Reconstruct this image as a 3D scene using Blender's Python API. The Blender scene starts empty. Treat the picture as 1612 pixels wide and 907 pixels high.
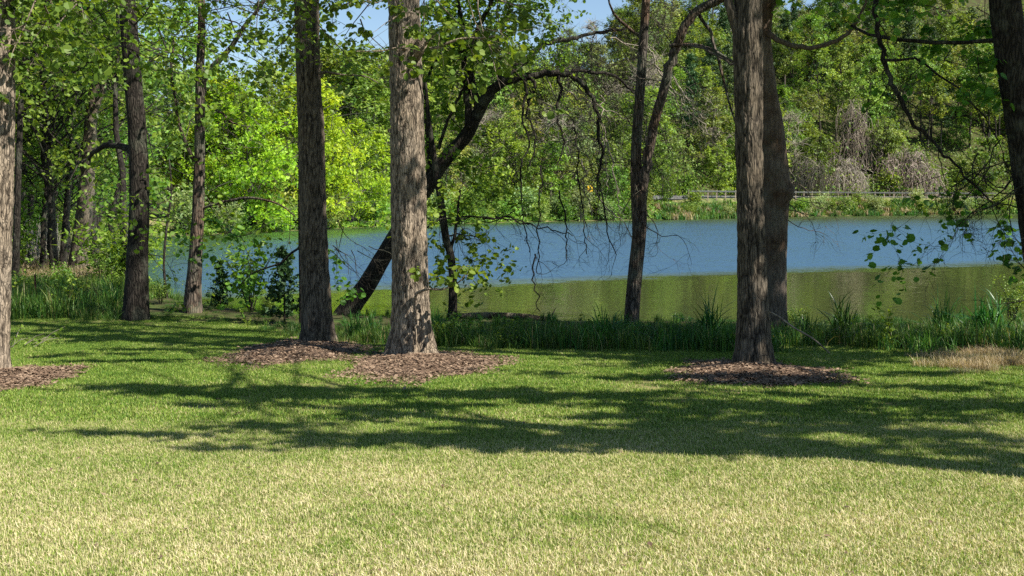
import bpy, math, random
import numpy as np
from mathutils import Vector, Matrix

# ------------------------------------------------------------------ scene, camera, sky, sun
SC = bpy.context.scene
COL = SC.collection
FPX, HOR, CAMZ = 1700.0, 315.0, 2.9          # focal length and horizon in photo pixels, eye height above the lake
TILT = math.atan((453.5 - HOR) / FPX)
cam_d = bpy.data.cameras.new('camera'); CAM = bpy.data.objects.new('camera', cam_d); COL.objects.link(CAM)
cam_d.sensor_width = 36.0; cam_d.lens = FPX / 1612.0 * 36.0; cam_d.clip_start = 0.1; cam_d.clip_end = 6000
CAM.location = (0, 0, CAMZ); CAM.rotation_euler = (math.pi / 2 - TILT, 0, 0)
SC.camera = CAM
SUN_EL, SUN_AZ = math.radians(47), math.radians(120)      # azimuth clockwise from +Y
SUNV = Vector((math.sin(SUN_AZ) * math.cos(SUN_EL), math.cos(SUN_AZ) * math.cos(SUN_EL), math.sin(SUN_EL)))
W = bpy.data.worlds.new('World'); SC.world = W; W.use_nodes = True
_sky = W.node_tree.nodes.new('ShaderNodeTexSky'); _sky.sky_type = 'NISHITA'; _sky.sun_disc = False
_sky.sun_elevation = SUN_EL; _sky.sun_rotation = SUN_AZ; _sky.air_density = 1.0; _sky.dust_density = 0.15; _sky.ozone_density = 2.5
W.node_tree.links.new(_sky.outputs[0], W.node_tree.nodes['Background'].inputs[0])
W.node_tree.nodes['Background'].inputs[1].default_value = 0.068
sun_d = bpy.data.lights.new('sun', 'SUN'); SUN = bpy.data.objects.new('sun', sun_d); COL.objects.link(SUN)
sun_d.energy = 4.9; sun_d.angle = math.radians(0.53); sun_d.color = (1.0, 0.95, 0.86)
SUN.rotation_euler = SUNV.to_track_quat('Z', 'Y').to_euler()
SC.view_settings.view_transform = 'Standard'; SC.view_settings.look = 'None'
SC.view_settings.exposure = 1.1; SC.view_settings.gamma = 1.0
SC.render.engine = 'CYCLES'
SC.cycles.max_bounces = 6; SC.cycles.diffuse_bounces = 3; SC.cycles.glossy_bounces = 3; SC.cycles.transmission_bounces = 4
SC.cycles.use_denoising = False
SC.cycles.sample_clamp_indirect = 4.0

R = random.Random(11)
rng = np.random.default_rng(11)

# ------------------------------------------------------------------ small helpers
def tag(o, label=None, cat=None, group=None, kind=None):
    if label: o['label'] = label
    if cat: o['category'] = cat
    if group: o['group'] = group
    if kind: o['kind'] = kind
    return o

def empty(name, loc, label, cat, group=None):
    o = bpy.data.objects.new(name, None); COL.objects.link(o); o.location = loc
    o.empty_display_size = 0.2
    return tag(o, label, cat, group)

def make_mesh(name, V, quads=None, tris=None, tint=None, smooth=True):
    me = bpy.data.meshes.new(name)
    V = np.asarray(V, dtype=np.float32).reshape(-1, 3)
    parts, starts, off = [], [], 0
    for F in (quads, tris):
        if F is not None and len(F):
            F = np.asarray(F, dtype=np.int32)
            k = F.shape[1]
            parts.append(F.ravel()); starts.append(off + np.arange(len(F), dtype=np.int32) * k); off += F.size
    me.vertices.add(len(V)); me.vertices.foreach_set('co', V.ravel())
    if parts:
        L = np.concatenate(parts); S = np.concatenate(starts).astype(np.int32)
        me.loops.add(len(L)); me.loops.foreach_set('vertex_index', L)
        me.polygons.add(len(S)); me.polygons.foreach_set('loop_start', S)
        me.polygons.foreach_set('use_smooth', np.full(len(S), smooth, dtype=bool))
    if tint is not None:
        a = me.attributes.new('tint', 'FLOAT', 'POINT'); a.data.foreach_set('value', np.asarray(tint, dtype=np.float32))
    me.update(calc_edges=True)
    return me

class MB:
    """collects vertices, quads, triangles and one float per vertex"""
    def __init__(s): s.V, s.Q, s.T, s.A, s.n = [], [], [], [], 0
    def add(s, V, Q=None, T=None, tint=0.5):
        V = np.asarray(V, dtype=np.float32).reshape(-1, 3)
        if Q is not None and len(Q): s.Q.append(np.asarray(Q, dtype=np.int64) + s.n)
        if T is not None and len(T): s.T.append(np.asarray(T, dtype=np.int64) + s.n)
        s.V.append(V); s.A.append(np.broadcast_to(np.asarray(tint, dtype=np.float32), (len(V),))); s.n += len(V)
    def mesh(s, name, smooth=True):
        return make_mesh(name, np.concatenate(s.V), np.concatenate(s.Q) if s.Q else None, np.concatenate(s.T) if s.T else None, np.concatenate(s.A), smooth)
    def build(s, name, mat, parent=None, smooth=True):
        if not s.n: return None
        me = s.mesh(name, smooth); me.materials.append(mat)
        o = bpy.data.objects.new(name, me); COL.objects.link(o)
        if parent is not None:
            o.parent = parent
            me.transform(Matrix.Translation(-parent.location))      # parents are unrotated Empties when parts are built
        return o

def sstep(a, b, x):
    t = np.clip((np.asarray(x, dtype=float) - a) / (b - a), 0, 1); return t * t * (3 - 2 * t)

def _hash(i, j, k, seed=0):
    n = (i * 374761393 + j * 668265263 + k * 1274126177 + seed * 974634777) & 0xffffffff
    n = ((n ^ (n >> 13)) * 1274126177) & 0xffffffff
    n = n ^ (n >> 16)
    return (n & 0xffff) / 65535.0

def vnoise(x, y, z, seed=0):
    x, y, z = np.broadcast_arrays(np.asarray(x, float), np.asarray(y, float), np.asarray(z, float))
    xi, yi, zi = np.floor(x).astype(np.int64), np.floor(y).astype(np.int64), np.floor(z).astype(np.int64)
    fx, fy, fz = x - xi, y - yi, z - zi
    fx, fy, fz = fx * fx * (3 - 2 * fx), fy * fy * (3 - 2 * fy), fz * fz * (3 - 2 * fz)
    r = 0
    for a in (0, 1):
        for b in (0, 1):
            for c in (0, 1):
                w = (fx if a else 1 - fx) * (fy if b else 1 - fy) * (fz if c else 1 - fz)
                r = r + w * _hash(xi + a, yi + b, zi + c, seed)
    return r

# ------------------------------------------------------------------ terrain
LAKE = np.array([(60, 19), (40, 23), (24, 24.6), (10, 25.2), (0, 25.8), (-6, 27.5), (-9.5, 31), (-13, 37), (-18, 48), (-23, 62), (-28, 74), (-28, 84),
                 (-22, 98), (-14, 118), (3, 144), (22, 157), (36, 172), (55, 191), (87, 213), (108, 226), (170, 250), (260, 200), (240, 90), (140, 30)], float)
def lake_sd(x, y):
    x = np.asarray(x, float); y = np.asarray(y, float)
    d = np.full(x.shape, 1e9); ins = np.zeros(x.shape, bool)
    n = len(LAKE)
    for i in range(n):
        ax, ay = LAKE[i]; bx, by = LAKE[(i + 1) % n]
        ex, ey = bx - ax, by - ay
        t = np.clip(((x - ax) * ex + (y - ay) * ey) / (ex * ex + ey * ey), 0, 1)
        d = np.minimum(d, np.hypot(x - ax - t * ex, y - ay - t * ey))
        c = ((ay > y) != (by > y)) & (x < (bx - ax) * (y - ay) / (by - ay + 1e-12) + ax)
        ins ^= c
    return np.where(ins, -d, d)

def gz(x, y):
    x = np.asarray(x, float); y = np.asarray(y, float)
    sd = lake_sd(x, y)
    lawn = np.maximum(1.3 - 0.05 * np.clip(y, -80, 60), 0.22)
    lawn = lawn + 0.03 * (vnoise(x * .35, y * .35, 0, 3) - .5)
    lawn = lawn + 0.5 * sstep(30, 60, y) * vnoise(x * .06, y * .06, 0, 5)
    near = lawn * sstep(-0.1, 2.2, sd)
    k = sstep(6, 34, x)
    cap = 12 + 22 * sstep(-50, 2, x) + 20 * sstep(20, 85, x) + 30 * sstep(60, 200, x)
    hill = np.minimum(np.maximum(sd - 16, 0) * (0.12 + 0.2 * sstep(-40, 0, x) + 0.28 * k), cap) + 2.2 * (vnoise(x * .05, y * .05, 0, 9) - .5) * sstep(16, 40, sd)
    far = (1.2 + 2.4 * k) * sstep(-0.2, 7.5, sd) + hill
    wf = sstep(58, 84, y + 0.25 * np.clip(x, 0, 400) * 0)
    wf = np.where(x > 110, 1.0 * sstep(24, 80, y), wf)
    land = near * (1 - wf) + far * wf
    return np.where(sd > 0, np.maximum(land, 0.0) + 0.02, -0.05 - np.minimum(1.3, 0.28 * np.abs(sd)))

def gzs(x, y): return float(gz(np.array([x]), np.array([y]))[0])

CT, ST = math.cos(TILT), math.sin(TILT)
def ray(px, py):
    X = (px - 806.0) / FPX; v = (453.5 - py) / FPX
    return Vector((X, CT + v * ST, -ST + v * CT))
def P(px, py, d):
    """world point seen at photo pixel px, py, at distance y = d"""
    r = ray(px, py); return Vector((0, 0, CAMZ)) + r * (d / r.y)
def G(px, py):
    """ground point seen at photo pixel px, py"""
    r = ray(px, py); ds = np.concatenate([np.arange(3, 60, .02), np.arange(60, 500, .25)])
    xs, ys, zs = r.x / r.y * ds, ds, CAMZ + r.z / r.y * ds
    i = int(np.argmax(zs < gz(xs, ys))); return Vector((xs[i], ys[i], gzs(xs[i], ys[i])))
def px_of(p):
    """photo pixel of a world point"""
    q = Vector(p) - Vector((0, 0, CAMZ)); dep = q.y * CT - q.z * ST; up = q.y * ST + q.z * CT
    return 806 + FPX * q.x / dep, 453.5 - FPX * up / dep
def lawn_edge(x):
    return np.interp(x, [-40, -14, -6.5, -3.4, -1.2, 3, 4.6, 7, 9, 16, 40], [25.2, 25.0, 23.8, 19.5, 18.0, 17.6, 18.6, 17.4, 16.8, 16.0, 14])

# ------------------------------------------------------------------ materials
def new_mat(name):
    m = bpy.data.materials.new(name); m.use_nodes = True; nt = m.node_tree
    for n in list(nt.nodes): nt.nodes.remove(n)
    out = nt.nodes.new('ShaderNodeOutputMaterial')
    return m, nt, out
class NT:
    def __init__(s, nt): s.nt = nt
    def n(s, t, **kw):
        o = s.nt.nodes.new(t)
        for k, v in kw.items():
            if k.startswith('i_'):
                key = k[2:].replace('_', ' '); key = int(key) if key.isdigit() else key
                o.inputs[key].default_value = v
            else: setattr(o, k, v)
        return o
    def l(s, a, b): s.nt.links.new(a, b)
    def ramp(s, fac, stops, interp='LINEAR'):
        r = s.n('ShaderNodeValToRGB'); e = r.color_ramp.elements; r.color_ramp.interpolation = interp
        while len(e) < len(stops): e.new(0.5)
        for el, (p, c) in zip(e, stops): el.position = p; el.color = (*c, 1) if len(c) == 3 else c
        s.l(fac, r.inputs[0]); return r.outputs[0]
    def math(s, op, a, b=None, clamp=False):
        m = s.n('ShaderNodeMath', operation=op, use_clamp=clamp)
        for i, v in enumerate((a, b)):
            if v is None: continue
            if isinstance(v, (int, float)): m.inputs[i].default_value = v
            else: s.l(v, m.inputs[i])
        return m.outputs[0]
    def noise(s, vec, scale, detail=3, rough=.55, dist=0.0):
        o = s.n('ShaderNodeTexNoise'); o.inputs['Scale'].default_value = scale; o.inputs['Detail'].default_value = detail
        o.inputs['Roughness'].default_value = rough; o.inputs['Distortion'].default_value = dist
        if vec is not None: s.l(vec, o.inputs['Vector'])
        return o
    def mapping(s, vec, scale=(1, 1, 1), rot=(0, 0, 0)):
        m = s.n('ShaderNodeMapping'); m.inputs['Scale'].default_value = scale; m.inputs['Rotation'].default_value = rot
        s.l(vec, m.inputs['Vector']); return m.outputs[0]
    def mix(s, fac, a, b, blend='MIX'):
        m = s.n('ShaderNodeMix', data_type='RGBA', blend_type=blend)
        for sock, v in ((m.inputs[0], fac), (m.inputs[6], a), (m.inputs[7], b)):
            if isinstance(v, (int, float)): sock.default_value = v
            elif isinstance(v, tuple): sock.default_value = (*v, 1)
            else: s.l(v, sock)
        return m.outputs[2]
    def attr(s, name='tint'):
        a = s.n('ShaderNodeAttribute', attribute_name=name); return a.outputs['Fac']
    def pos(s): return s.n('ShaderNodeNewGeometry').outputs['Position']
    def bump(s, h, strength=.5, dist=.02):
        b = s.n('ShaderNodeBump'); b.inputs['Strength'].default_value = strength; b.inputs['Distance'].default_value = dist
        s.l(h, b.inputs['Height']); return b.outputs[0]

def leaf_mat(name, stops, trans=0.38, warm=(1.25, 1.15, 0.5), rough=.5, vary=.25):
    m, nt, out = new_mat(name); N = NT(nt)
    col = N.ramp(N.attr(), stops)
    oi = N.n('ShaderNodeObjectInfo')
    v = N.math('ADD', N.math('MULTIPLY', oi.outputs['Random'], vary * 2), 1 - vary)
    hsv = N.n('ShaderNodeHueSaturation'); N.l(col, hsv.inputs['Color']); N.l(v, hsv.inputs['Value'])
    h = N.math('ADD', N.math('MULTIPLY', N.math('FRACT', N.math('MULTIPLY', oi.outputs['Random'], 7.3)), .05), .478); N.l(h, hsv.inputs['Hue'])
    c = hsv.outputs[0]
    p = N.n('ShaderNodeBsdfPrincipled'); N.l(c, p.inputs['Base Color']); p.inputs['Roughness'].default_value = rough; p.inputs['Specular IOR Level'].default_value = .35
    t = N.n('ShaderNodeBsdfTranslucent'); N.l(N.mix(1.0, c, warm, 'MULTIPLY'), t.inputs['Color'])
    mx = N.n('ShaderNodeMixShader'); mx.inputs[0].default_value = trans
    N.l(p.outputs[0], mx.inputs[1]); N.l(t.outputs[0], mx.inputs[2]); N.l(mx.outputs[0], out.inputs[0])
    return m

def bark_mat(name, dark, light, warm=None, ridge=True, scale=1.0, moss=0.0, crk=.6):
    m, nt, out = new_mat(name); N = NT(nt)
    co = N.n('ShaderNodeTexCoord').outputs['Object']
    warp = N.noise(co, 3.0 * scale, 3)
    add = N.n('ShaderNodeVectorMath', operation='MULTIPLY_ADD'); N.l(warp.outputs['Color'], add.inputs[0]); add.inputs[1].default_value = (.12, .12, .3); N.l(co, add.inputs[2])
    st = N.mapping(add.outputs[0], (22 * scale, 22 * scale, 3.2 * scale))
    vo = N.n('ShaderNodeTexVoronoi', feature='DISTANCE_TO_EDGE'); N.l(st, vo.inputs['Vector']); vo.inputs['Scale'].default_value = 1.0
    fine = N.noise(N.mapping(co, (70 * scale, 70 * scale, 16 * scale)), 1.0, 4, .65)
    blot = N.noise(co, 1.3, 4, .6)
    crack = N.ramp(vo.outputs['Distance'], [(0, (0, 0, 0)), (.22, (1, 1, 1))])
    h = N.math('MULTIPLY', crack, crk)
    h = N.math('ADD', h, N.math('MULTIPLY', N.math('ADD', N.math('MULTIPLY', fine.outputs[0], .6), N.math('MULTIPLY', blot.outputs[0], .4)), 1.1 - crk))
    if ridge: h = N.math('ADD', N.math('MULTIPLY', h, .6), N.math('MULTIPLY', N.attr(), .6))
    col = N.ramp(h, [(.22, dark), (.5, tuple(a * .6 + b * .4 for a, b in zip(dark, light))), (.85, light)])
    if warm: col = N.mix(N.ramp(blot.outputs[0], [(.42, (0, 0, 0)), (.62, (1, 1, 1))]), col, N.mix(1.0, col, warm, 'MULTIPLY'))
    if moss:
        sx = N.noise(co, 2.2, 4, .7)
        col = N.mix(N.math('MULTIPLY', N.ramp(sx.outputs[0], [(.5, (0, 0, 0)), (.66, (1, 1, 1))]), moss), col, (.16, .17, .12))
    p = N.n('ShaderNodeBsdfPrincipled'); N.l(col, p.inputs['Base Color']); p.inputs['Roughness'].default_value = .9; p.inputs['Specular IOR Level'].default_value = .15
    N.l(N.bump(h, .9, .03), p.inputs['Normal']); N.l(p.outputs[0], out.inputs[0])
    return m

def simple_mat(name, stops, scale=8, rough=.8, metal=0.0, bump=.3, use_tint=False):
    m, nt, out = new_mat(name); N = NT(nt)
    co = N.n('ShaderNodeTexCoord').outputs['Object']
    nz = N.noise(co, scale, 4, .6)
    f = nz.outputs[0]
    if use_tint: f = N.math('ADD', N.math('MULTIPLY', f, .5), N.math('MULTIPLY', N.attr(), .55))
    col = N.ramp(f, stops)
    p = N.n('ShaderNodeBsdfPrincipled'); N.l(col, p.inputs['Base Color']); p.inputs['Roughness'].default_value = rough; p.inputs['Metallic'].default_value = metal
    p.inputs['Specular IOR Level'].default_value = .25
    N.l(N.bump(nz.outputs[0], bump, .02), p.inputs['Normal']); N.l(p.outputs[0], out.inputs[0])
    return m

M = {}
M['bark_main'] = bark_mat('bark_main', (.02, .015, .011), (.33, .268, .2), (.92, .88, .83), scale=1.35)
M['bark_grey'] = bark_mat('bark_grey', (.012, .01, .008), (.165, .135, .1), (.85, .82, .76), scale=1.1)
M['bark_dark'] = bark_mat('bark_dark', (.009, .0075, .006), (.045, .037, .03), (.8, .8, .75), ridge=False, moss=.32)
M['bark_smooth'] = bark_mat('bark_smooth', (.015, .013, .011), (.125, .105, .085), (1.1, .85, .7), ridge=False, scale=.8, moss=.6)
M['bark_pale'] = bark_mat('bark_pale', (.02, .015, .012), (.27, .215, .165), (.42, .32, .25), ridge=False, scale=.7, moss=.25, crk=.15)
M['bark_far'] = simple_mat('bark_far', [(.3, (.02, .016, .012)), (.7, (.12, .1, .08))], 2)
M['twig_pale'] = simple_mat('twig_pale', [(.3, (.12, .1, .075)), (.7, (.38, .33, .26))], 4)
M['leaf_near'] = leaf_mat('leaf_near', [(0, (.05, .11, .012)), (.5, (.125, .235, .024)), (1, (.24, .36, .045))], .47)
M['leaf_mid'] = leaf_mat('leaf_mid', [(0, (.045, .09, .012)), (.5, (.13, .225, .024)), (1, (.25, .36, .04))], .42)
M['leaf_bright'] = leaf_mat('leaf_bright', [(0, (.12, .19, .008)), (.5, (.25, .38, .012)), (1, (.42, .52, .03))], .42, vary=.1)
M['leaf_far'] = leaf_mat('leaf_far', [(0, (.05, .10, .014)), (.5, (.16, .26, .036)), (1, (.32, .42, .07))], .4)
M['leaf_pale'] = leaf_mat('leaf_pale', [(0, (.10, .145, .05)), (.5, (.2, .265, .09)), (1, (.34, .4, .16))], .36)
M['leaf_olive'] = leaf_mat('leaf_olive', [(0, (.08, .115, .022)), (.5, (.19, .25, .045)), (1, (.34, .37, .085))], .38)
M['needle'] = leaf_mat('needle', [(0, (.022, .05, .016)), (.5, (.05, .095, .028)), (1, (.1, .16, .05))], .2)
M['blade_bank'] = leaf_mat('blade_bank', [(0, (.025, .07, .012)), (.55, (.06, .15, .02)), (.85, (.12, .22, .03)), (1, (.3, .25, .11))], .35)
M['strap_leaf'] = leaf_mat('strap_leaf', [(0, (.02, .075, .014)), (.6, (.045, .14, .024)), (1, (.1, .23, .04))], .35, rough=.38)
M['dry_grass'] = leaf_mat('dry_grass', [(0, (.2, .15, .08)), (.6, (.38, .3, .17)), (1, (.5, .42, .26))], .3)
M['chip'] = simple_mat('chip', [(.2, (.055, .034, .022)), (.5, (.155, .1, .064)), (.8, (.32, .23, .155))], 9, use_tint=True)
M['vine'] = leaf_mat('vine', [(0, (.09, .07, .05)), (.5, (.2, .165, .125)), (1, (.34, .28, .22))], .15)
M['steel'] = simple_mat('steel', [(.3, (.06, .065, .06)), (.7, (.1, .105, .1))], 6, .7, .1, .1)
M['post_rust'] = simple_mat('post_rust', [(.3, (.03, .018, .012)), (.7, (.1, .05, .03))], 20)
M['sign_yellow'] = simple_mat('sign_yellow', [(.3, (.8, .42, .02)), (.7, (.85, .5, .03))], 3, .4, 0, .02)
M['sign_black'] = simple_mat('sign_black', [(.3, (.012, .012, .012)), (.7, (.02, .02, .02))], 3, .5, 0, .02)
M['asphalt'] = simple_mat('asphalt', [(.3, (.09, .09, .09)), (.7, (.14, .135, .13))], 3, .9)
M['dead_wood'] = simple_mat('dead_wood', [(.3, (.1, .075, .05)), (.7, (.42, .34, .25))], 10)

def lawn_mat():
    m, nt, out = new_mat('lawn_blades'); N = NT(nt)
    pos = N.pos(); sep = N.n('ShaderNodeSeparateXYZ'); N.l(pos, sep.inputs[0])
    big = N.noise(N.mapping(pos, (.5, .9, 0)), 1.0, 4, .6)
    med = N.noise(pos, 3.5, 3, .6)
    weed = N.noise(pos, 1.4, 3, .6); wd = N.ramp(weed.outputs[0], [(.62, (0, 0, 0)), (.7, (1, 1, 1))])
    dist = N.ramp(N.math('DIVIDE', sep.outputs['Y'], 30), [(.16, (1, 1, 1)), (.25, (.8, .8, .8)), (.36, (.42, .42, .42)), (.62, (.34, .34, .34))])
    f = N.math('ADD', N.math('MULTIPLY', N.attr(), .62), N.math('MULTIPLY', N.math('SUBTRACT', big.outputs[0], .52), .62))
    f = N.math('ADD', f, N.math('MULTIPLY', N.math('SUBTRACT', med.outputs[0], .5), .35))
    fin = N.noise(pos, 26, 2, .6)
    f = N.math('ADD', f, N.math('MULTIPLY', N.math('SUBTRACT', fin.outputs[0], .5), .5))
    f = N.math('ADD', f, N.math('MULTIPLY', N.math('SUBTRACT', dist, .5), .62))
    f = N.math('SUBTRACT', f, N.math('MULTIPLY', wd, .16))
    col = N.ramp(f, [(.0, (.07, .15, .02)), (.28, (.19, .29, .035)), (.44, (.31, .39, .075)), (.56, (.46, .43, .2)), (.75, (.64, .55, .32)), (1, (.74, .66, .44))])
    p = N.n('ShaderNodeBsdfPrincipled'); N.l(col, p.inputs['Base Color']); p.inputs['Roughness'].default_value = .55; p.inputs['Specular IOR Level'].default_value = .25
    t = N.n('ShaderNodeBsdfTranslucent'); N.l(N.mix(1.0, col, (1.1, 1.1, .6), 'MULTIPLY'), t.inputs['Color'])
    mx = N.n('ShaderNodeMixShader'); mx.inputs[0].default_value = .3
    N.l(p.outputs[0], mx.inputs[1]); N.l(t.outputs[0], mx.inputs[2]); N.l(mx.outputs[0], out.inputs[0])
    return m
M['lawn_blades'] = lawn_mat()

def ground_mat():
    m, nt, out = new_mat('ground'); N = NT(nt)
    pos = N.pos()
    zone = N.attr('zone')                     # 0 lawn, 1 woodland floor
    big = N.noise(N.mapping(pos, (.5, .9, 0)), 1.0, 4, .6)
    fine = N.noise(pos, 22, 5, .7)
    mixn = N.math('ADD', N.math('MULTIPLY', big.outputs[0], .5), N.math('MULTIPLY', fine.outputs[0], .5))
    lawn = N.ramp(mixn, [(.3, (.06, .09, .025)), (.5, (.15, .15, .05)), (.7, (.3, .24, .12))])
    litter = N.ramp(mixn, [(.3, (.03, .026, .015)), (.5, (.06, .055, .024)), (.6, (.06, .1, .02)), (.78, (.1, .12, .045))])
    col = N.mix(N.n('ShaderNodeAttribute', attribute_name='zone').outputs['Fac'], lawn, litter)
    bankn = N.n('ShaderNodeAttribute', attribute_name='bank').outputs['Fac']
    dry = N.ramp(N.noise(pos, .35, 4, .65).outputs[0], [(.35, (.06, .10, .025)), (.52, (.13, .14, .05)), (.68, (.27, .22, .11))])
    col = N.mix(bankn, col, dry)
    p = N.n('ShaderNodeBsdfPrincipled'); N.l(col, p.inputs['Base Color']); p.inputs['Roughness'].default_value = .95; p.inputs['Specular IOR Level'].default_value = .1
    N.l(N.bump(fine.outputs[0], .6, .03), p.inputs['Normal']); N.l(p.outputs[0], out.inputs[0])
    return m
M['ground'] = ground_mat()

def water_mat():
    m, nt, out = new_mat('lake_water'); N = NT(nt)
    pos = N.pos(); sep = N.n('ShaderNodeSeparateXYZ'); N.l(pos, sep.inputs[0])
    # wind line: calm in the lee of the near bank, ruffled beyond
    wob = N.noise(N.mapping(pos, (.12, .3, 0)), 1.0, 3, .6)
    line = N.math('SUBTRACT', sep.outputs['Y'], N.math('ADD', N.math('MULTIPLY', sep.outputs['X'], .53), 38.0))
    line = N.math('ADD', line, N.math('MULTIPLY', N.math('SUBTRACT', wob.outputs[0], .5), 5.0))
    ruf = N.ramp(N.math('ADD', N.math('DIVIDE', line, 8.0), .5), [(.25, (0, 0, 0)), (.8, (1, 1, 1))])
    farc = N.math('DIVIDE', N.math('SUBTRACT', N.math('ADD', sep.outputs['Y'], N.math('MULTIPLY', sep.outputs['X'], .5)), 130), 110, True)
    ruf = N.math('MULTIPLY', ruf, N.math('SUBTRACT', 1.0, N.math('MULTIPLY', farc, .6)))
    a = N.noise(N.mapping(pos, (1.0, 2.2, 1)), 2.6, 3, .6)
    b = N.noise(N.mapping(pos, (.9, 2.0, 1)), 9.0, 2, .6)
    big = N.noise(N.mapping(pos, (.03, .09, 1)), 1.0, 3, .6)
    va = N.n('ShaderNodeVectorMath', operation='SUBTRACT'); N.l(a.outputs['Color'], va.inputs[0]); va.inputs[1].default_value = (.5, .5, .5)
    vb = N.n('ShaderNodeVectorMath', operation='SUBTRACT'); N.l(b.outputs['Color'], vb.inputs[0]); vb.inputs[1].default_value = (.5, .5, .5)
    vs = N.n('ShaderNodeVectorMath', operation='ADD'); N.l(va.outputs[0], vs.inputs[0]); N.l(vb.outputs[0], vs.inputs[1])
    amp = N.math('ADD', N.math('MULTIPLY', ruf, N.math('ADD', .3, N.math('MULTIPLY', big.outputs[0], .5))), .055)
    sc = N.n('ShaderNodeVectorMath', operation='SCALE'); N.l(vs.outputs[0], sc.inputs[0]); N.l(amp, sc.inputs['Scale'])
    ml = N.n('ShaderNodeVectorMath', operation='MULTIPLY_ADD'); N.l(sc.outputs[0], ml.inputs[0]); ml.inputs[1].default_value = (1, 1, 0); bi = N.n('ShaderNodeCombineXYZ'); streak = N.noise(N.mapping(pos, (.22, 1.3, 1)), 1.0, 4, .65); N.l(N.math('MULTIPLY', ruf, N.math('ADD', -.05, N.math('MULTIPLY', streak.outputs[0], -.28))), bi.inputs['Y']); bi.inputs['Z'].default_value = 1.0; N.l(bi.outputs[0], ml.inputs[2])   # visible facets of ripples face the viewer's shore
    nm = N.n('ShaderNodeVectorMath', operation='NORMALIZE'); N.l(ml.outputs[0], nm.inputs[0])
    d_ = N.n('ShaderNodeBsdfDiffuse'); d_.inputs['Color'].default_value = (.045, .055, .02, 1)
    g_ = N.n('ShaderNodeBsdfGlossy'); N.l(N.mix(ruf, (.95, 1, .85), (.66, .94, 1)), g_.inputs['Color'])  # reflection tinted blue where ruffled, standing in for deeper sky colour
    N.l(N.math('ADD', N.math('MULTIPLY', ruf, .12), .05), g_.inputs['Roughness']); N.l(nm.outputs[0], g_.inputs['Normal'])
    fr = N.n('ShaderNodeFresnel'); fr.inputs['IOR'].default_value = 1.6; N.l(nm.outputs[0], fr.inputs['Normal'])
    mx = N.n('ShaderNodeMixShader'); N.l(N.math('MAXIMUM', fr.outputs[0], N.math('MULTIPLY', ruf, .7)), mx.inputs[0]); N.l(d_.outputs[0], mx.inputs[1]); N.l(g_.outputs[0], mx.inputs[2]); N.l(mx.outputs[0], out.inputs[0])
    return m
M['water'] = water_mat()

# ------------------------------------------------------------------ ground and water
def axis(segs):
    out = []
    for a, b, s in segs: out.append(np.arange(a, b, s))
    return np.concatenate(out + [[segs[-1][1]]])
xs = axis([(-3000, -600, 400), (-600, -200, 40), (-200, -60, 5), (-60, -26, 1.6), (-26, 26, .5), (26, 120, 2.0), (120, 320, 6), (320, 600, 40), (600, 3000, 400)])
ys = axis([(-600, -40, 60), (-40, 0, 3), (0, 34, .5), (34, 60, 1.3), (60, 270, 2.0), (270, 420, 8), (420, 900, 60), (900, 5000, 500)])
XX, YY = np.meshgrid(xs, ys)
ZZ = gz(XX, YY)
nx, ny = len(xs), len(ys)
ii = np.arange(nx * ny).reshape(ny, nx)
Q = np.stack([ii[:-1, :-1], ii[:-1, 1:], ii[1:, 1:], ii[1:, :-1]], -1).reshape(-1, 4)
gme = make_mesh('ground', np.stack([XX, YY, ZZ], -1), Q)
zone = np.where(YY > 60, 1.0, sstep(-0.4, 0.6, YY - lawn_edge(XX)))
zone = np.maximum(zone, sstep(30, 40, np.abs(XX)))
SDG = lake_sd(XX, YY)
bank = sstep(0, .6, SDG) * (1 - sstep(9, 15, SDG)) * sstep(70, 85, YY)
for nm_, dat in (('zone', zone), ('bank', bank)):
    a_ = gme.attributes.new(nm_, 'FLOAT', 'POINT'); a_.data.foreach_set('value', dat.ravel().astype(np.float32))
gme.materials.append(M['ground'])
ground = bpy.data.objects.new('ground', gme); COL.objects.link(ground)
tag(ground, 'sloping lawn and wooded banks round the lake', None, None, 'structure')
wv = np.array([(-45, 14, 0), (330, 14, 0), (330, 300, 0), (-45, 300, 0)], float)
wme = make_mesh('lake_water', wv, np.array([[0, 1, 2, 3]])); wme.materials.append(M['water'])
water = bpy.data.objects.new('lake_water', wme); COL.objects.link(water)
tag(water, 'blue wind rippled lake with a calm green strip by the near bank', None, None, 'structure')
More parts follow.
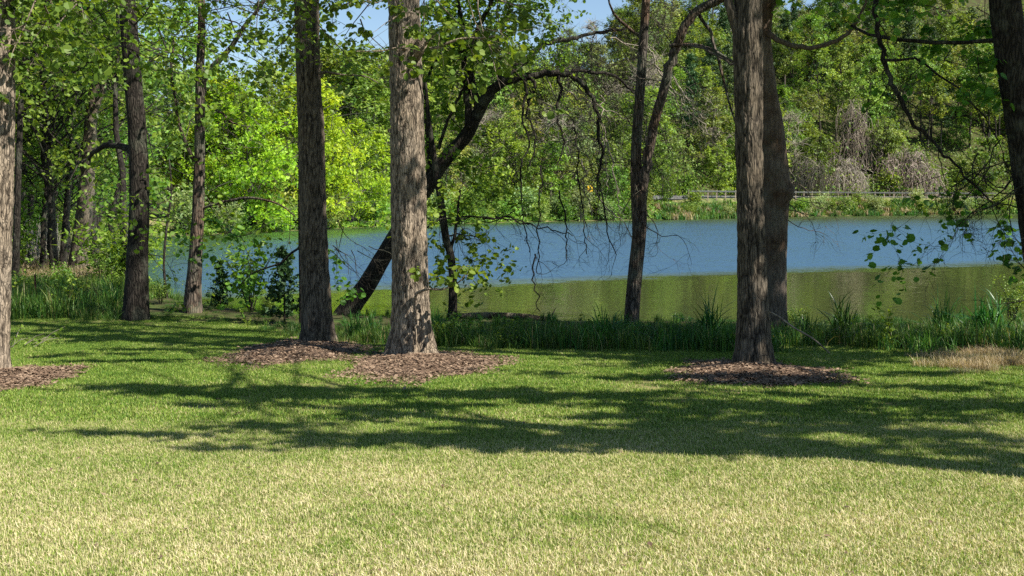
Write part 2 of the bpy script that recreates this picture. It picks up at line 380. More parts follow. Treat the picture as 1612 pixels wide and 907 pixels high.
# ------------------------------------------------------------------ tubes, leaves, growth
def tube(mb, pts, rad, sides=6, tint=.5, bark=None, flare=None, cap=True):
    """swept tube; bark = (amp, freq) furrow relief; flare = (height, amount) root flare above pts[0]"""
    p = np.array([tuple(q) for q in pts], float); r = np.array(rad, float); n = len(p)
    t = np.gradient(p, axis=0); t /= np.linalg.norm(t, axis=1)[:, None] + 1e-9
    ref = np.array([0, 1, 0.0]) if abs(t[0][1]) < .9 else np.array([1.0, 0, 0])
    u = np.cross(t, ref); u /= np.linalg.norm(u, axis=1)[:, None] + 1e-9
    v = np.cross(u, t)
    a = np.arange(sides) * (2 * math.pi / sides)
    ca, sa = np.cos(a)[None, :], np.sin(a)[None, :]
    rr = np.repeat(r[:, None], sides, 1)
    tn = np.full((n, sides), tint)
    s = np.concatenate([[0], np.cumsum(np.linalg.norm(np.diff(p, axis=0), axis=1))])[:, None]
    if flare:
        h, am, seed = flare
        k = np.exp(-s / h)
        lobes = .6 + .4 * np.cos(5 * a[None, :] + seed) + .35 * np.cos(3 * a[None, :] + seed * 2)
        rr = rr * (1 + am * k * lobes)
    if bark:
        am, fr = bark
        R0 = r.mean()
        X, Y = ca * R0 * fr, sa * R0 * fr
        wz = s + .25 * vnoise(X * .35, Y * .35, s * 1.5, 4)
        n1 = 1 - np.abs(2 * vnoise(X + 1.2 * vnoise(X * .5, Y * .5, s * 3, 8), Y, wz * fr * .16, 1) - 1)
        n2 = 1 - np.abs(2 * vnoise(X * 2.1, Y * 2.1, wz * fr * .34, 2) - 1)
        rid = 1 - np.clip(.75 * n1 ** 2.2 + .4 * n2 ** 2, 0, 1)
        lump = vnoise(X * .22, Y * .22, s * .8, 6) - .5
        rr = rr + am * (rid - .6) + r[:, None] * .10 * lump
        tn = rid
    V = p[:, None, :] + rr[..., None] * (ca[..., None] * u[:, None, :] + sa[..., None] * v[:, None, :])
    i = np.arange(n * sides).reshape(n, sides); j = np.roll(i, -1, axis=1)
    Qd = np.stack([i[:-1], i[1:], j[1:], j[:-1]], -1).reshape(-1, 4)[:, ::-1]
    mb.add(V.reshape(-1, 3), Qd, tint=tn.ravel())
    if cap and sides > 3:
        mb.add(np.concatenate([V[-1], p[-1:]]), None, [[k, (k + 1) % sides, sides] for k in range(sides)])

def smooth_path(pts, step):
    """Catmull-Rom resample of (point, radius) control list at a given step"""
    P_ = [Vector(p) for p, _ in pts]; r_ = [r for _, r in pts]
    out, rad = [], []
    for k in range(len(P_) - 1):
        p0, p1, p2, p3 = P_[max(k - 1, 0)], P_[k], P_[k + 1], P_[min(k + 2, len(P_) - 1)]
        n = max(1, int((p2 - p1).length / step))
        for i in range(n):
            t = i / n
            out.append(0.5 * ((2 * p1) + (p2 - p0) * t + (2 * p0 - 5 * p1 + 4 * p2 - p3) * t * t + (3 * p1 - p0 - 3 * p2 + p3) * t ** 3))
            rad.append(r_[k] * (1 - t) + r_[k + 1] * t)
    out.append(P_[-1]); rad.append(r_[-1])
    return out, rad

KITE = (np.array([(0, 0, 0), (-.3, .42, .06), (0, 1, 0), (.3, .42, .06)]), np.array([[0, 1, 2], [0, 2, 3]]), True)
BROAD = (np.array([(0, 0, 0), (-.38, .12, .07), (-.5, .55, .10), (-.26, .92, .05), (0, .84, -.02), (.26, .92, .05), (.5, .55, .10), (.38, .12, .07)]),
         np.array([[0, 4, 2, 1], [4, 3, 2, 2], [0, 7, 6, 4], [4, 6, 5, 5]]), False)
def leaves(mb, C, size, up=.55, tmpl=KITE, seed=0, tint=None, outward=None, flat=None, sizevar=.35):
    """leaf faces at the centres C"""
    C = np.asarray(C, float).reshape(-1, 3); n = len(C)
    if not n: return
    g = np.random.default_rng(seed)
    nr = g.normal(size=(n, 3)); nr /= np.linalg.norm(nr, axis=1)[:, None]
    nr = nr * (1 - up); nr[:, 2] += up
    if outward is not None: nr = nr + outward
    nr /= np.linalg.norm(nr, axis=1)[:, None]
    ax = g.normal(size=(n, 3)); ax[:, 2] -= .35
    ax -= nr * (ax * nr).sum(1)[:, None]; ax /= np.linalg.norm(ax, axis=1)[:, None]
    bx = np.cross(ax, nr)
    sz = size * np.clip(1 + sizevar * g.normal(size=n), .45, 1.8)
    T, F, tri = tmpl
    V = C[:, None, :] + sz[:, None, None] * (T[None, :, 0, None] * bx[:, None, :] + (T[None, :, 1, None] - .5) * ax[:, None, :] + T[None, :, 2, None] * nr[:, None, :])
    k = len(T)
    off = (np.arange(n) * k)[:, None, None]
    tn = g.beta(2.2, 2.2, size=n) if tint is None else np.clip(tint + .18 * g.normal(size=n), 0, 1)
    tn = np.repeat(tn, k)
    if tri: mb.add(V.reshape(-1, 3), None, (F[None] + off).reshape(-1, 3), tint=tn)
    else:
        q = F[[0, 2]]; t3 = F[[1, 3]][:, :3]
        mb.add(V.reshape(-1, 3), (q[None] + off).reshape(-1, 4), (t3[None] + off).reshape(-1, 3), tint=tn)

def rvec(s=1.0): return Vector((R.gauss(0, s), R.gauss(0, s), R.gauss(0, s)))
def grow(tubes, sites, p, d, L, r, lvl, maxlvl, droop=0.0, wig=.22, kids=(3, 5), seg=.35, spread=.85, ratio=.55):
    n = max(3, int(L / seg)); pts = [Vector(p)]; d = Vector(d).normalized()
    for i in range(n):
        d = (d + rvec(wig) + Vector((0, 0, -droop * (i / n + .3)))).normalized(); pts.append(pts[-1] + d * (L / n))
    rad = [r * (1 - .72 * i / n) for i in range(n + 1)]
    tubes.append((pts, rad, lvl))
    if lvl >= maxlvl:
        for q, q2 in zip(pts[1:], pts[:-1]): sites.append((q + q2) / 2)
        sites.append(pts[-1]); return
    for k in range(R.randint(*kids)):
        t = R.uniform(.25, 1.0); i = min(n - 1, int(t * n)); q = pts[i] + (pts[i + 1] - pts[i]) * (t * n - i)
        dd = (pts[i + 1] - pts[i]).normalized(); c = (dd + rvec(spread * .8)).normalized()
        if c.dot(dd) < -.1: c = (c + dd).normalized()
        grow(tubes, sites, q, c, L * ratio * R.uniform(.7, 1.25), max(.003, r * (1 - .72 * t) * .62), lvl + 1, maxlvl, droop, wig, kids, seg * .7, spread, ratio)

def scatter_about(sites, per, sd, g):
    S = np.array([tuple(s) for s in sites], float).reshape(-1, 3)
    S = np.repeat(S, per, 0)
    return S + g.normal(size=S.shape) * np.array([sd, sd, sd * .7])

class Tree:
    """one tree: Empty > trunk, branch ..., foliage"""
    def __init__(s, name, base, label, cat='tree', group=None, bark='bark_dark', leaf='leaf_near', lsize=.1, tmpl=BROAD):
        s.root = empty(name, base, label, cat, group); s.bark, s.leaf = M[bark], M[leaf]; s.lsize, s.tmpl = lsize, tmpl
        s.leafmb, s.twigs = MB(), MB(); s.seed = R.randint(0, 10 ** 6)
    def trunk(s, ctrl, step=.25, sides=24, bark=None, flare=None, name='trunk'):
        mb = MB(); pts, rad = smooth_path(ctrl, step); tube(mb, pts, rad, sides, bark=bark, flare=flare)
        s.pts, s.rad = pts, rad
        return mb.build(name, s.bark, s.root)
    def branch(s, ctrl, sides=8, step=.15, wob=.012):
        mb = MB(); pts, rad = smooth_path(ctrl, step)
        pts = [pts[0]] + [q + rvec(wob) for q in pts[1:]]
        tube(mb, pts, rad, sides); mb.build('branch', s.bark, s.root); return pts, rad
    def spray(s, p, d, L, r, maxlvl=2, droop=.05, per=3, sd=.06, kids=(3, 5), wig=.2, seg=.3, own=False, leafy=True, ratio=.55, spread=.85):
        tb, st = [], []
        grow(tb, st, p, d, L, r, 0, maxlvl, droop, wig, kids, seg, spread, ratio)
        mb = MB() if own else s.twigs
        for pts, rad, l in tb: tube(mb, pts, rad, 6 if l == 0 else (4 if l == 1 else 3), cap=False)
        if own: mb.build('branch', s.bark, s.root)
        if leafy and per:
            s.seed += 1; g = np.random.default_rng(s.seed)
            leaves(s.leafmb, scatter_about(st, per, sd, g), s.lsize, .5, s.tmpl, s.seed)
        return tb
    def clump(s, c, rad, n, flatten=.5, size=None):
        """a leafy mass of twig ends round c"""
        s.seed += 1; g = np.random.default_rng(s.seed)
        k = max(3, n // 12)
        sub = g.normal(size=(k, 3)) * np.array([rad, rad, rad * flatten]) * .55
        C = np.repeat(sub, n // k + 1, 0)[:n] + g.normal(size=(n, 3)) * rad * .16 + np.array(tuple(c))
        leaves(s.leafmb, C, size or s.lsize, .5, s.tmpl, s.seed)
        for q in sub[:: max(1, k // 6)]:
            q = Vector(q) + Vector(c); tube(s.twigs, [Vector(c), (Vector(c) + q) / 2 + rvec(.06), q], [.015, .01, .005], 3, cap=False)
    def limb_to(s, c, r=.07, frm=None):
        a = frm if frm is not None else s.pts[R.randint(int(len(s.pts) * .55), len(s.pts) - 1)]
        m = (Vector(a) * .55 + Vector(c) * .45) + Vector((0, 0, -.35)) + rvec(.2)
        mb = MB(); pts, rad = smooth_path([(a, r), (m, r * .6), (c, r * .25)], .5); tube(s.twigs, pts, rad, 5, cap=False)
    def finish(s, twigname='twigs'):
        if s.twigs.n: tag(s.twigs.build('twig_work', s.bark, s.root), kind='stuff')
        if s.leafmb.n: tag(s.leafmb.build('foliage', s.leaf, s.root, smooth=False), kind='stuff')

def pxpath(lst, d0, d1=None, wscale=1.0):
    """control list from (px, py, width_px) at distance d0 (to d1)"""
    out = []; n = len(lst)
    for i, (px, py, w) in enumerate(lst):
        d = d0 + ((d1 if d1 is not None else d0) - d0) * i / max(1, n - 1)
        out.append((P(px, py, d), w * wscale * d / FPX / 2))
    return out
def extend(ctrl, height, top_r, lean=(0, 0)):
    p, r = ctrl[-1]; q, _ = ctrl[-2]; dv = (p - q).normalized(); dv = Vector((dv.x * .5, dv.y * .5, 1)).normalized()
    n = 4; L = height - p.z
    for k in range(1, n + 1):
        t = k / n; ctrl.append((p + dv * (L * t) + Vector((lean[0] * t * t, lean[1] * t * t, 0)), r + (top_r - r) * t))
    return ctrl
def upper_crown(T, zlo, zhi, rad, nclump, nleaf, bias=(0, 0), size=None):
    nclump, nleaf = int(nclump * .6), int(nleaf * .5)
    """limbs and leafy clumps of the crown above the frame"""
    top = [q for q in T.pts if q.z > zlo - 1] or T.pts[-3:]
    for k in range(nclump):
        a = R.uniform(0, 2 * math.pi); rr = rad * math.sqrt(R.uniform(.03, 1)); z = R.uniform(zlo, zhi)
        ax = min(top, key=lambda q: abs(q.z - (z - rr * .5)))
        c = Vector((ax.x + rr * math.cos(a) + bias[0], ax.y + rr * math.sin(a) + bias[1], z))
        T.limb_to(c, .05 + .02 * R.random(), ax); T.clump(c, R.uniform(.8, 1.3), nleaf, .55, size)

# ------------------------------------------------------------------ the trees of the near bank
def base_at(px, py): return G(px, py)

# thickest trunk, mulch at its foot
b = base_at(648, 562); d = b.y
T = Tree('poplar_tree', b, 'thickest trunk, pale, furrowed and in full sun, with mulch at its foot', bark='bark_main', lsize=.078)
T1 = T
c = pxpath([(648, 568, 66), (647, 500, 60), (645, 400, 57), (643, 300, 55), (640, 150, 52), (636, 0, 50)], d)
T.trunk(extend(c, 19, .10), .045, 96, (.033, 40), (.28, .7, 1.0))
k = MB(); q = P(661, 70, d - .24)
tube(k, [q + Vector((-.06, .1, -.2)), q + Vector((-.02, 0, -.1)), q + Vector((.02, -.05, 0)), q + Vector((.04, .0, .08)), q + Vector((.0, .1, .12))], [.05, .085, .09, .07, .03], 14, bark=(.02, 30))
k.build('bark_knot', T.bark, T.root)
for (pts, leafy) in (([(664, 80, 7), (690, 75, 5), (720, 62, 4), (790, 58, 3)], 1), ([(663, 78, 6), (672, 60, 5), (690, 52, 3)], 1), ([(640, 77, 3), (600, 78, 2), (560, 82, 1.5)], 0), ([(650, 20, 4), (632, 18, 3), (618, 30, 2)], 1)):
    pp, _ = T.branch(pxpath(pts, d - .25, d - .5))
    for q in pp[2::3]: T.spray(q, (R.uniform(-.5, 1), R.uniform(-1, .3), R.uniform(-.3, .5)), R.uniform(.3, .7), .006, 1, .05, 3 * leafy, .05, (1, 3), seg=.12)
pp, _ = T.branch(pxpath([(655, 540, 4), (653, 500, 3.5), (652, 470, 4), (656, 462, 5), (675, 455, 4), (700, 455, 3), (728, 440, 2), (735, 418, 1.5)], d - .31, d - .7), 6, .06, .003)
for q in pp[-14::2]: T.spray(q, (R.uniform(-.4, .8), R.uniform(-.6, .3), R.uniform(-.1, .8)), R.uniform(.15, .4), .004, 1, .03, 2, .05, (1, 2), seg=.1)
for q in (P(650, 438, d - .34), P(644, 58, d - .34), P(620, 20, d - .3)): T.spray(q, (.2, -.8, .2), .15, .004, 1, .0, 4, .05, (1, 2), seg=.06)
upper_crown(T, 9.5, 19, 4.2, 34, 230)
for k in range(8): T.spray(P(R.uniform(655, 800), R.uniform(-90, -20), d + R.uniform(-1.5, 1.5)), (R.uniform(-.3, .9), R.uniform(-.3, .3), -.35), R.uniform(.9, 1.6), .014, 2, .06, 2, .06, (3, 4))
T.finish()

# slimmer trunk left of it
b = base_at(500, 540); d = b.y
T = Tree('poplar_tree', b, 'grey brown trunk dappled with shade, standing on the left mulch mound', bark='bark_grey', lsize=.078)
c = pxpath([(500, 548, 50), (498, 480, 47), (495, 400, 43), (492, 300, 40), (490, 215, 41), (487, 150, 38), (485, 100, 38), (484, 0, 36)], d)
T.trunk(extend(c, 19, .09), .06, 72, (.026, 38), (.24, .6, 2.0))
for k in range(16):
    x = R.uniform(330, 620); y = R.uniform(-80, 40)
    T.spray(P(x, y, d + R.uniform(-2.2, 2.0)), (R.uniform(-1, 1), R.uniform(-.4, .4), R.uniform(-.45, .1)), R.uniform(1.0, 1.8), .013, 2, .05, 2, .07, (3, 5))
pp, _ = T.branch(pxpath([(502, 116, 5), (540, 116, 3), (580, 122, 2), (612, 140, 1.2)], d - .2, d + .6))
for q in pp[4::5]: T.spray(q, (.5, -.3, -.3), .5, .005, 1, .05, 3, .06, (2, 3), seg=.1)
upper_crown(T, 9.5, 18, 4.0, 30, 210)
T.finish()

# slim dark stem just behind it
b = base_at(477, 516); d = b.y
T = Tree('slim_tree', b, 'slim dark stem close behind the left edge of the trunk on the left mulch mound', bark='bark_dark')
c = pxpath([(477, 520, 13), (476, 430, 11), (474, 330, 10), (474, 230, 9), (470, 100, 8), (466, 0, 7)], d)
T.trunk(extend(c, 11, .03), .3, 12)
pp, _ = T.branch(pxpath([(474, 385, 4), (440, 415, 3), (400, 428, 2), (372, 455, 1.5)], d, d + .6))
for k in range(6):
    x = R.uniform(350, 455); T.spray(P(x, R.uniform(330, 425), d + R.uniform(-.5, 1.5)), (R.uniform(-1, .3), R.uniform(-.3, .3), -.5), R.uniform(.7, 1.3), .008, 2, .08, 1, .06, (2, 4), seg=.15)
for k in range(10):
    T.spray(P(R.uniform(505, 600), R.uniform(345, 400), d + R.uniform(-.4, 1.2)), (R.uniform(-.3, 1), R.uniform(-.3, .3), -.55), R.uniform(.7, 1.4), .009, 2, .09, R.choice((0, 0, 1)), .05, (2, 4), seg=.15)
T.finish()

# left edge of the frame
b = base_at(-6, 588); d = b.y
T = Tree('poplar_tree', b, 'sunlit pale brown trunk cut by the left edge of the photo', bark='bark_main', lsize=.078)
c = pxpath([(-6, 594, 38), (-4, 500, 37), (-2, 400, 38), (1, 300, 38), (2, 150, 39), (2, 0, 38)], d)
T.trunk(extend(c, 18, .09), .06, 72, (.02, 40), (.22, .45, 4.0))
for k in range(7): T.spray(P(R.uniform(-40, 150), R.uniform(-70, 10), d + R.uniform(-1.5, 1.5)), (R.uniform(-.6, 1), R.uniform(-.3, .3), R.uniform(-.5, 0)), R.uniform(.9, 1.6), .012, 2, .06, 2, .06, (3, 5))
T.spray(P(3, 165, d - .4), (.3, -.7, .1), .25, .004, 1, 0, 4, .05, (1, 2), seg=.08)
upper_crown(T, 9, 18, 4.0, 28, 200)
T.finish()

# the pair right of the middle
b = base_at(1187, 577); d = b.y
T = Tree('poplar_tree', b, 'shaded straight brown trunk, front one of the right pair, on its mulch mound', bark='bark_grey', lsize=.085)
T3 = T
c = pxpath([(1187, 584, 56), (1186, 520, 52), (1184, 450, 46), (1181, 350, 42), (1179, 250, 42), (1178, 150, 43), (1177, 60, 46), (1178, 0, 42)], d)
T.trunk(extend(c, 19, .1), .06, 80, (.034, 30), (.22, .45, 3.0))
T.branch(pxpath([(1172, 75, 24), (1158, 40, 18), (1150, 15, 15), (1140, -30, 13)], d), 12, .08)
T.branch(pxpath([(1165, 100, 5), (1150, 100, 4), (1110, 78, 4), (1076, 70, 3)], d - .1, d + 2), 6)
upper_crown(T, 9.5, 19, 4.5, 36, 230)
T.finish()

b = base_at(1221, 532); d = b.y
T = Tree('poplar_tree', b, 'crooked smooth trunk with a dark burl, rear one of the right pair', bark='bark_pale', lsize=.1)
c = pxpath([(1222, 540, 36), (1221, 480, 34), (1218, 400, 40), (1218, 340, 44), (1220, 300, 47), (1218, 260, 44), (1214, 200, 38), (1208, 150, 32), (1203, 90, 26), (1202, 50, 24), (1208, 0, 22)], d)
T.trunk(extend(c, 17, .07, (1, 1)), .06, 40, (.012, 22), (.2, .35, 1.5))
k = MB(); q = P(1238, 300, d - .08)
tube(k, [q + Vector((-.26, .05, -.42)), q + Vector((-.13, .0, -.2)), q + Vector((0.0, -.02, -.04)), q + Vector((.075, -.02, .05)), q + Vector((-.02, 0, .17)), q + Vector((-.1, 0, .3))], [.1, .16, .15, .085, .07, .03], 14, bark=(.012, 22)); k.build('burl', T.bark, T.root)
pp, _ = T.branch(pxpath([(1203, 48, 10), (1215, 58, 9), (1245, 72, 8), (1275, 75, 7), (1310, 68, 7), (1335, 52, 6), (1350, 30, 5), (1362, 5, 4), (1375, -40, 4)], d - .1, d - .8), 8, .1)
for q in pp[6::5]: T.spray(q, (R.uniform(-.2, 1), R.uniform(-.4, .4), R.uniform(-.7, .5)), R.uniform(.5, 1.3), .006, 2, .1, 0, wig=.3, seg=.14, kids=(2, 3))
T.branch(pxpath([(1210, 20, 10), (1218, 8, 8), (1230, -20, 7)], d), 8)
for (x, y, dx, L) in ((1245, 300, .8, 1.4), (1240, 320, .5, 1.2), (1243, 310, .9, 1.0), (1243, 290, .9, 1.5), (1240, 330, .7, 1.1), (1238, 345, .5, .9)):
    T.spray(P(x, y, d - .1), (dx, R.uniform(-.4, .3), -.35), L, .009, 2, .14, 0, wig=.3, seg=.12, kids=(2, 4))
upper_crown(T, 9, 17, 3.8, 26, 210, (1, 1))
for k in range(12): T.spray(P(R.uniform(1230, 1420), R.uniform(-90, -15), d + R.uniform(-1, 2)), (R.uniform(-.5, .9), R.uniform(-.3, .3), -.3), R.uniform(.8, 1.4), .01, 2, .06, 1, .06, (2, 4))
T.finish()

# right edge
d = 15.6; x = P(1652, 500, d).x; b = Vector((x, d, gzs(x, d)))
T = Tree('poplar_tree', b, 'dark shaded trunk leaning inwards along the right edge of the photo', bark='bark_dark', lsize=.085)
c = [(b - Vector((0, 0, .1)), .25)] + pxpath([(1640, 450, 46), (1625, 330, 46), (1608, 200, 46), (1594, 100, 47), (1582, 0, 46)], d)
T.trunk(extend(c, 17, .1, (-2, 0)), .15, 32, (.02, 26))
pp, _ = T.branch(pxpath([(1590, 60, 9), (1540, 66, 6), (1470, 66, 6), (1410, 62, 6), (1370, 55, 5), (1340, 40, 4)], d, d + 1.4), 6)
for q in pp[4::6]: T.spray(q, (R.uniform(-1, .3), R.uniform(-.4, .4), R.uniform(-.6, .4)), R.uniform(.5, 1.1), .006, 2, .06, 1, .05, (2, 3), seg=.14)
pp, _ = T.branch(pxpath([(1378, -60, 10), (1380, 20, 8), (1384, 60, 8), (1398, 110, 8), (1412, 150, 7), (1440, 195, 6), (1470, 225, 5), (1500, 258, 4), (1540, 295, 3), (1560, 320, 2)], d + 1, d + .2), 6, .1, .02)
for q in pp[8::4]: T.spray(q, (R.uniform(-.4, .7), R.uniform(-.4, .4), R.uniform(-1, .1)), R.uniform(.5, 1.3), .009, 2, .1, 0, wig=.3, seg=.12, kids=(3, 4))
pp, _ = T.branch(pxpath([(1392, 95, 5), (1440, 92, 4), (1480, 120, 3.5), (1520, 150, 3), (1560, 200, 2), (1580, 240, 1.5)], d + .6, d), 6)
for q in pp[4::4]: T.spray(q, (R.uniform(-.4, .7), R.uniform(-.4, .4), R.uniform(-1, .1)), R.uniform(.5, 1.2), .009, 2, .1, 0, wig=.3, seg=.12, kids=(3, 4))
for k in range(15): T.spray(P(R.uniform(1430, 1600), R.uniform(-40, 120), d + R.uniform(-.3, 2.5)), (R.uniform(-.8, .6), R.uniform(-.3, .3), R.uniform(-.7, .1)), R.uniform(.6, 1.2), .008, 2, .06, 2, .06, (2, 4), seg=.2)
for (x0, y0, dx, dz, L) in ((1615, 290, -1, -.35, 1.6), (1620, 320, -.8, -.6, 1.3), (1610, 250, -.7, -.8, 1.6), (1640, 350, -.9, -.3, 1.4), (1600, 200, -.6, -.5, 1.3), (1630, 440, -.5, .3, .7), (1640, 470, -.6, -.1, .7), (1560, 250, -.4, -.9, 1.2), (1600, 280, -.9, -.45, 1.5), (1610, 270, -1, -.5, 1.9), (1600, 240, -1, -.6, 1.9), (1625, 300, -1, -.5, 1.5), (1600, 300, -.6, -.8, 1.0), (1540, 240, -.3, -1, 1.3), (1575, 220, -.7, -.8, 1.7), (1620, 330, -1, -.25, 1.2)):
    T.spray(P(x0, y0, d + R.uniform(-.4, .6)), (dx, R.uniform(-.3, .3), dz), L, .011, 2, .07, R.choice((0, 0, 0, 1)), .05, (4, 6), seg=.15, wig=.27)
upper_crown(T, 8.5, 17, 4.2, 30, 210, (-1, 0))
T.finish()

# forked tree at the water's edge
b = base_at(995, 512); d = b.y
T = Tree('forked_tree', b, 'slender dark tree forking into two stems at the water edge left of the right pair', bark='bark_smooth', lsize=.1)
c = pxpath([(994, 520, 25), (995, 490, 24), (1000, 430, 23), (1006, 370, 22), (1006, 325, 25), (1002, 280, 19), (1002, 220, 16), (1008, 140, 15), (1013, 60, 14), (1017, 0, 13)], d)
T.trunk(extend(c, 14, .04), .1, 24)
pp, _ = T.branch(pxpath([(1008, 320, 16), (1016, 270, 16), (1026, 210, 15), (1042, 150, 15), (1053, 105, 15), (1070, 60, 14), (1092, 22, 14), (1122, 4, 13), (1150, -10, 12)], d - .05, d - .8), 14, .12)
T.branch(pxpath([(1055, 72, 6), (1090, 70, 5), (1125, 80, 5), (1160, 100, 4)], d - .5, d - 1.5), 6)
pp2, _ = T.branch(pxpath([(1100, 22, 6), (1118, 50, 5), (1130, 90, 5), (1140, 130, 4), (1150, 170, 3), (1162, 205, 2)], d - .5, d - 1.2), 6)
pp3, _ = T.branch(pxpath([(1010, 62, 5), (985, 40, 5), (965, 20, 4), (960, 5, 3), (952, -20, 3)], d, d - .5), 6)
for k in range(20):
    q = R.choice(pp[8:] + [v for v in T.pts if P(0, 250, d).z < v.z < 8]); T.spray(q, (R.uniform(-1, 1), R.uniform(-.5, .5), R.uniform(-.6, .5)), R.uniform(.9, 2.0), .011, 2, .13, 0, wig=.28, seg=.16, kids=(3, 5))
for (x, y, dx, dz, L) in ((1020, 300, -.2, -.9, 1.5), (1008, 340, .4, -.8, 1.8), (1005, 290, -.5, -.7, 1.4), (1010, 330, .8, -.7, 1.6), (1008, 300, -.7, -.6, 1.5)):
    T.spray(P(x, y, d - .2), (dx, R.uniform(-.4, .1), dz), L, .011, 2, .1, 0, wig=.3, seg=.13, kids=(3, 5))
upper_crown(T, 8.5, 14, 3.0, 14, 150)
T.finish()

# the leaning tree that passes behind the thickest trunk
d = 25.7; b = P(546, 496, d); b.z = gzs(b.x, d)
T = Tree('leaning_tree', b, 'dark leaning tree crossing behind the thickest trunk and arching over the water', bark='bark_dark', lsize=.078)
c = pxpath([(538, 503, 33), (556, 478, 32), (578, 448, 29), (600, 410, 27), (636, 348, 24), (676, 290, 22), (700, 252, 22), (734, 214, 21), (746, 190, 20), (762, 160, 18), (768, 145, 17)], d, d - .6)
T.trunk(c, .1, 28, (.016, 20))
ar, _ = T.branch(pxpath([(758, 165, 18), (772, 143, 17), (792, 130, 14), (820, 122, 12), (850, 117, 11), (880, 116, 9), (905, 123, 8), (925, 140, 7), (938, 170, 6), (942, 210, 5), (946, 250, 4), (940, 285, 3)], d - .6, d - 1.2), 10, .1, .02)
u1, _ = T.branch(pxpath([(755, 175, 15), (745, 140, 13), (736, 110, 12), (728, 85, 10), (728, 50, 8), (722, 10, 7), (715, -40, 6)], d - .6, d), 10, .1, .02)
u2, _ = T.branch(pxpath([(748, 178, 14), (738, 200, 13), (735, 150, 10), (742, 100, 9), (746, 60, 8), (765, 20, 7), (785, -30, 6)], d - .5, d - .9), 10, .1, .02)
u3, _ = T.branch(pxpath([(780, 138, 12), (800, 118, 11), (820, 100, 10), (840, 82, 9), (865, 66, 8), (900, 62, 6), (940, 52, 5), (985, 45, 3)], d - .7, d + .8), 8, .1, .02)
u4, _ = T.branch(pxpath([(860, 118, 7), (900, 112, 6), (945, 115, 5), (975, 125, 4), (1000, 148, 3)], d - .8, d - .2), 6, .1, .02)
u5, _ = T.branch(pxpath([(790, 132, 8), (785, 95, 7), (786, 60, 6), (800, 20, 5), (815, -30, 4)], d - .8, d - .2), 6, .1, .02)
u6, _ = T.branch(pxpath([(665, 310, 11), (676, 270, 9), (674, 220, 8), (668, 170, 7), (670, 130, 5), (690, 90, 4)], d - .2, d + .3), 8, .1, .02)
u7, _ = T.branch(pxpath([(690, 235, 6), (705, 190, 5), (728, 140, 4), (735, 110, 3)], d - .5, d - .9), 6, .1)
for (px, py) in ((570, 460), (590, 430), (612, 395), (650, 330), (690, 275)):  # unseen leaf clumps added sunward of the leaning trunk to shade it
    h = R.uniform(7, 8.5); q = P(px, py, d) + SUNV / SUNV.z * h; T.clump(q, .6, 150, .5); T.limb_to(q, .04, u2[-1])
for (a0, a1) in ((835, 122), (880, 118), (825, 122)):
    x0 = a0; pp, _ = T.branch(pxpath([(x0, a1, 6), (x0 + 3, 150, 5), (x0 - 4, 185, 4), (x0 + 8, 220, 3), (x0 - 2, 260, 2)], d - .9, d - 1.1), 5, .12, .03)
    for q in pp[3::4]: T.spray(q, (R.uniform(-.5, .5), R.uniform(-.4, .4), -.8), R.uniform(.5, 1.2), .005, 2, .12, 0, wig=.3, seg=.14, kids=(2, 3))
for lst, n in ((ar, 40), (u3, 20), (u4, 22), (u5, 9), (u1, 9), (u2, 9), (u6, 7), (u7, 6)):
    for k in range(n):
        q = R.choice(lst[len(lst) // 6:]); px, py = px_of(q)
        bare = px > 800
        T.spray(q, (R.uniform(-.5, .8), R.uniform(-.5, .5), R.uniform(-.9, .5) if bare else R.uniform(-.3, .8)), R.uniform(.8, 2.2), .010, 2, .16 if bare else .04, 0 if bare else 2, .06, wig=.28, seg=.15, kids=(3, 5))
for (x0, y0, x1, y1) in ((700, 338, 800, 345), (760, 345, 830, 352), (820, 250, 832, 400), (850, 260, 846, 430), (905, 200, 925, 400), (780, 340, 900, 372), (700, 372, 760, 380), (942, 285, 965, 400), (880, 300, 890, 410), (842, 400, 850, 490)):
    pp, _ = T.branch(pxpath([(x0, y0, 3), ((x0 + x1) / 2 + R.uniform(-8, 8), (y0 + y1) / 2 + R.uniform(-6, 6), 2.4), (x1, y1, 1.5)], d - 1.1, d - .9), 5, .12, .03)
    for q in pp[1::3]: T.spray(q, (R.uniform(-.6, .8), R.uniform(-.4, .4), -.6), R.uniform(.4, 1.0), .007, 2, .1, 0, wig=.3, seg=.12, kids=(2, 4))
for k in range(16): T.spray(P(R.uniform(690, 800), R.uniform(285, 335), d - R.uniform(.3, 1.5)), (R.uniform(-.2, 1), R.uniform(-.3, .3), R.uniform(-.2, .3)), R.uniform(.4, .9), .006, 1, .03, 3, .07, (2, 4), seg=.15)
for k in range(9): T.spray(P(R.uniform(690, 840), R.uniform(-30, 60), d - R.uniform(-.5, 1.5)), (R.uniform(-.2, 1), R.uniform(-.3, .3), R.uniform(-.4, .3)), R.uniform(.6, 1.3), .008, 2, .03, 2, .07, (2, 4), seg=.18)
T.finish()

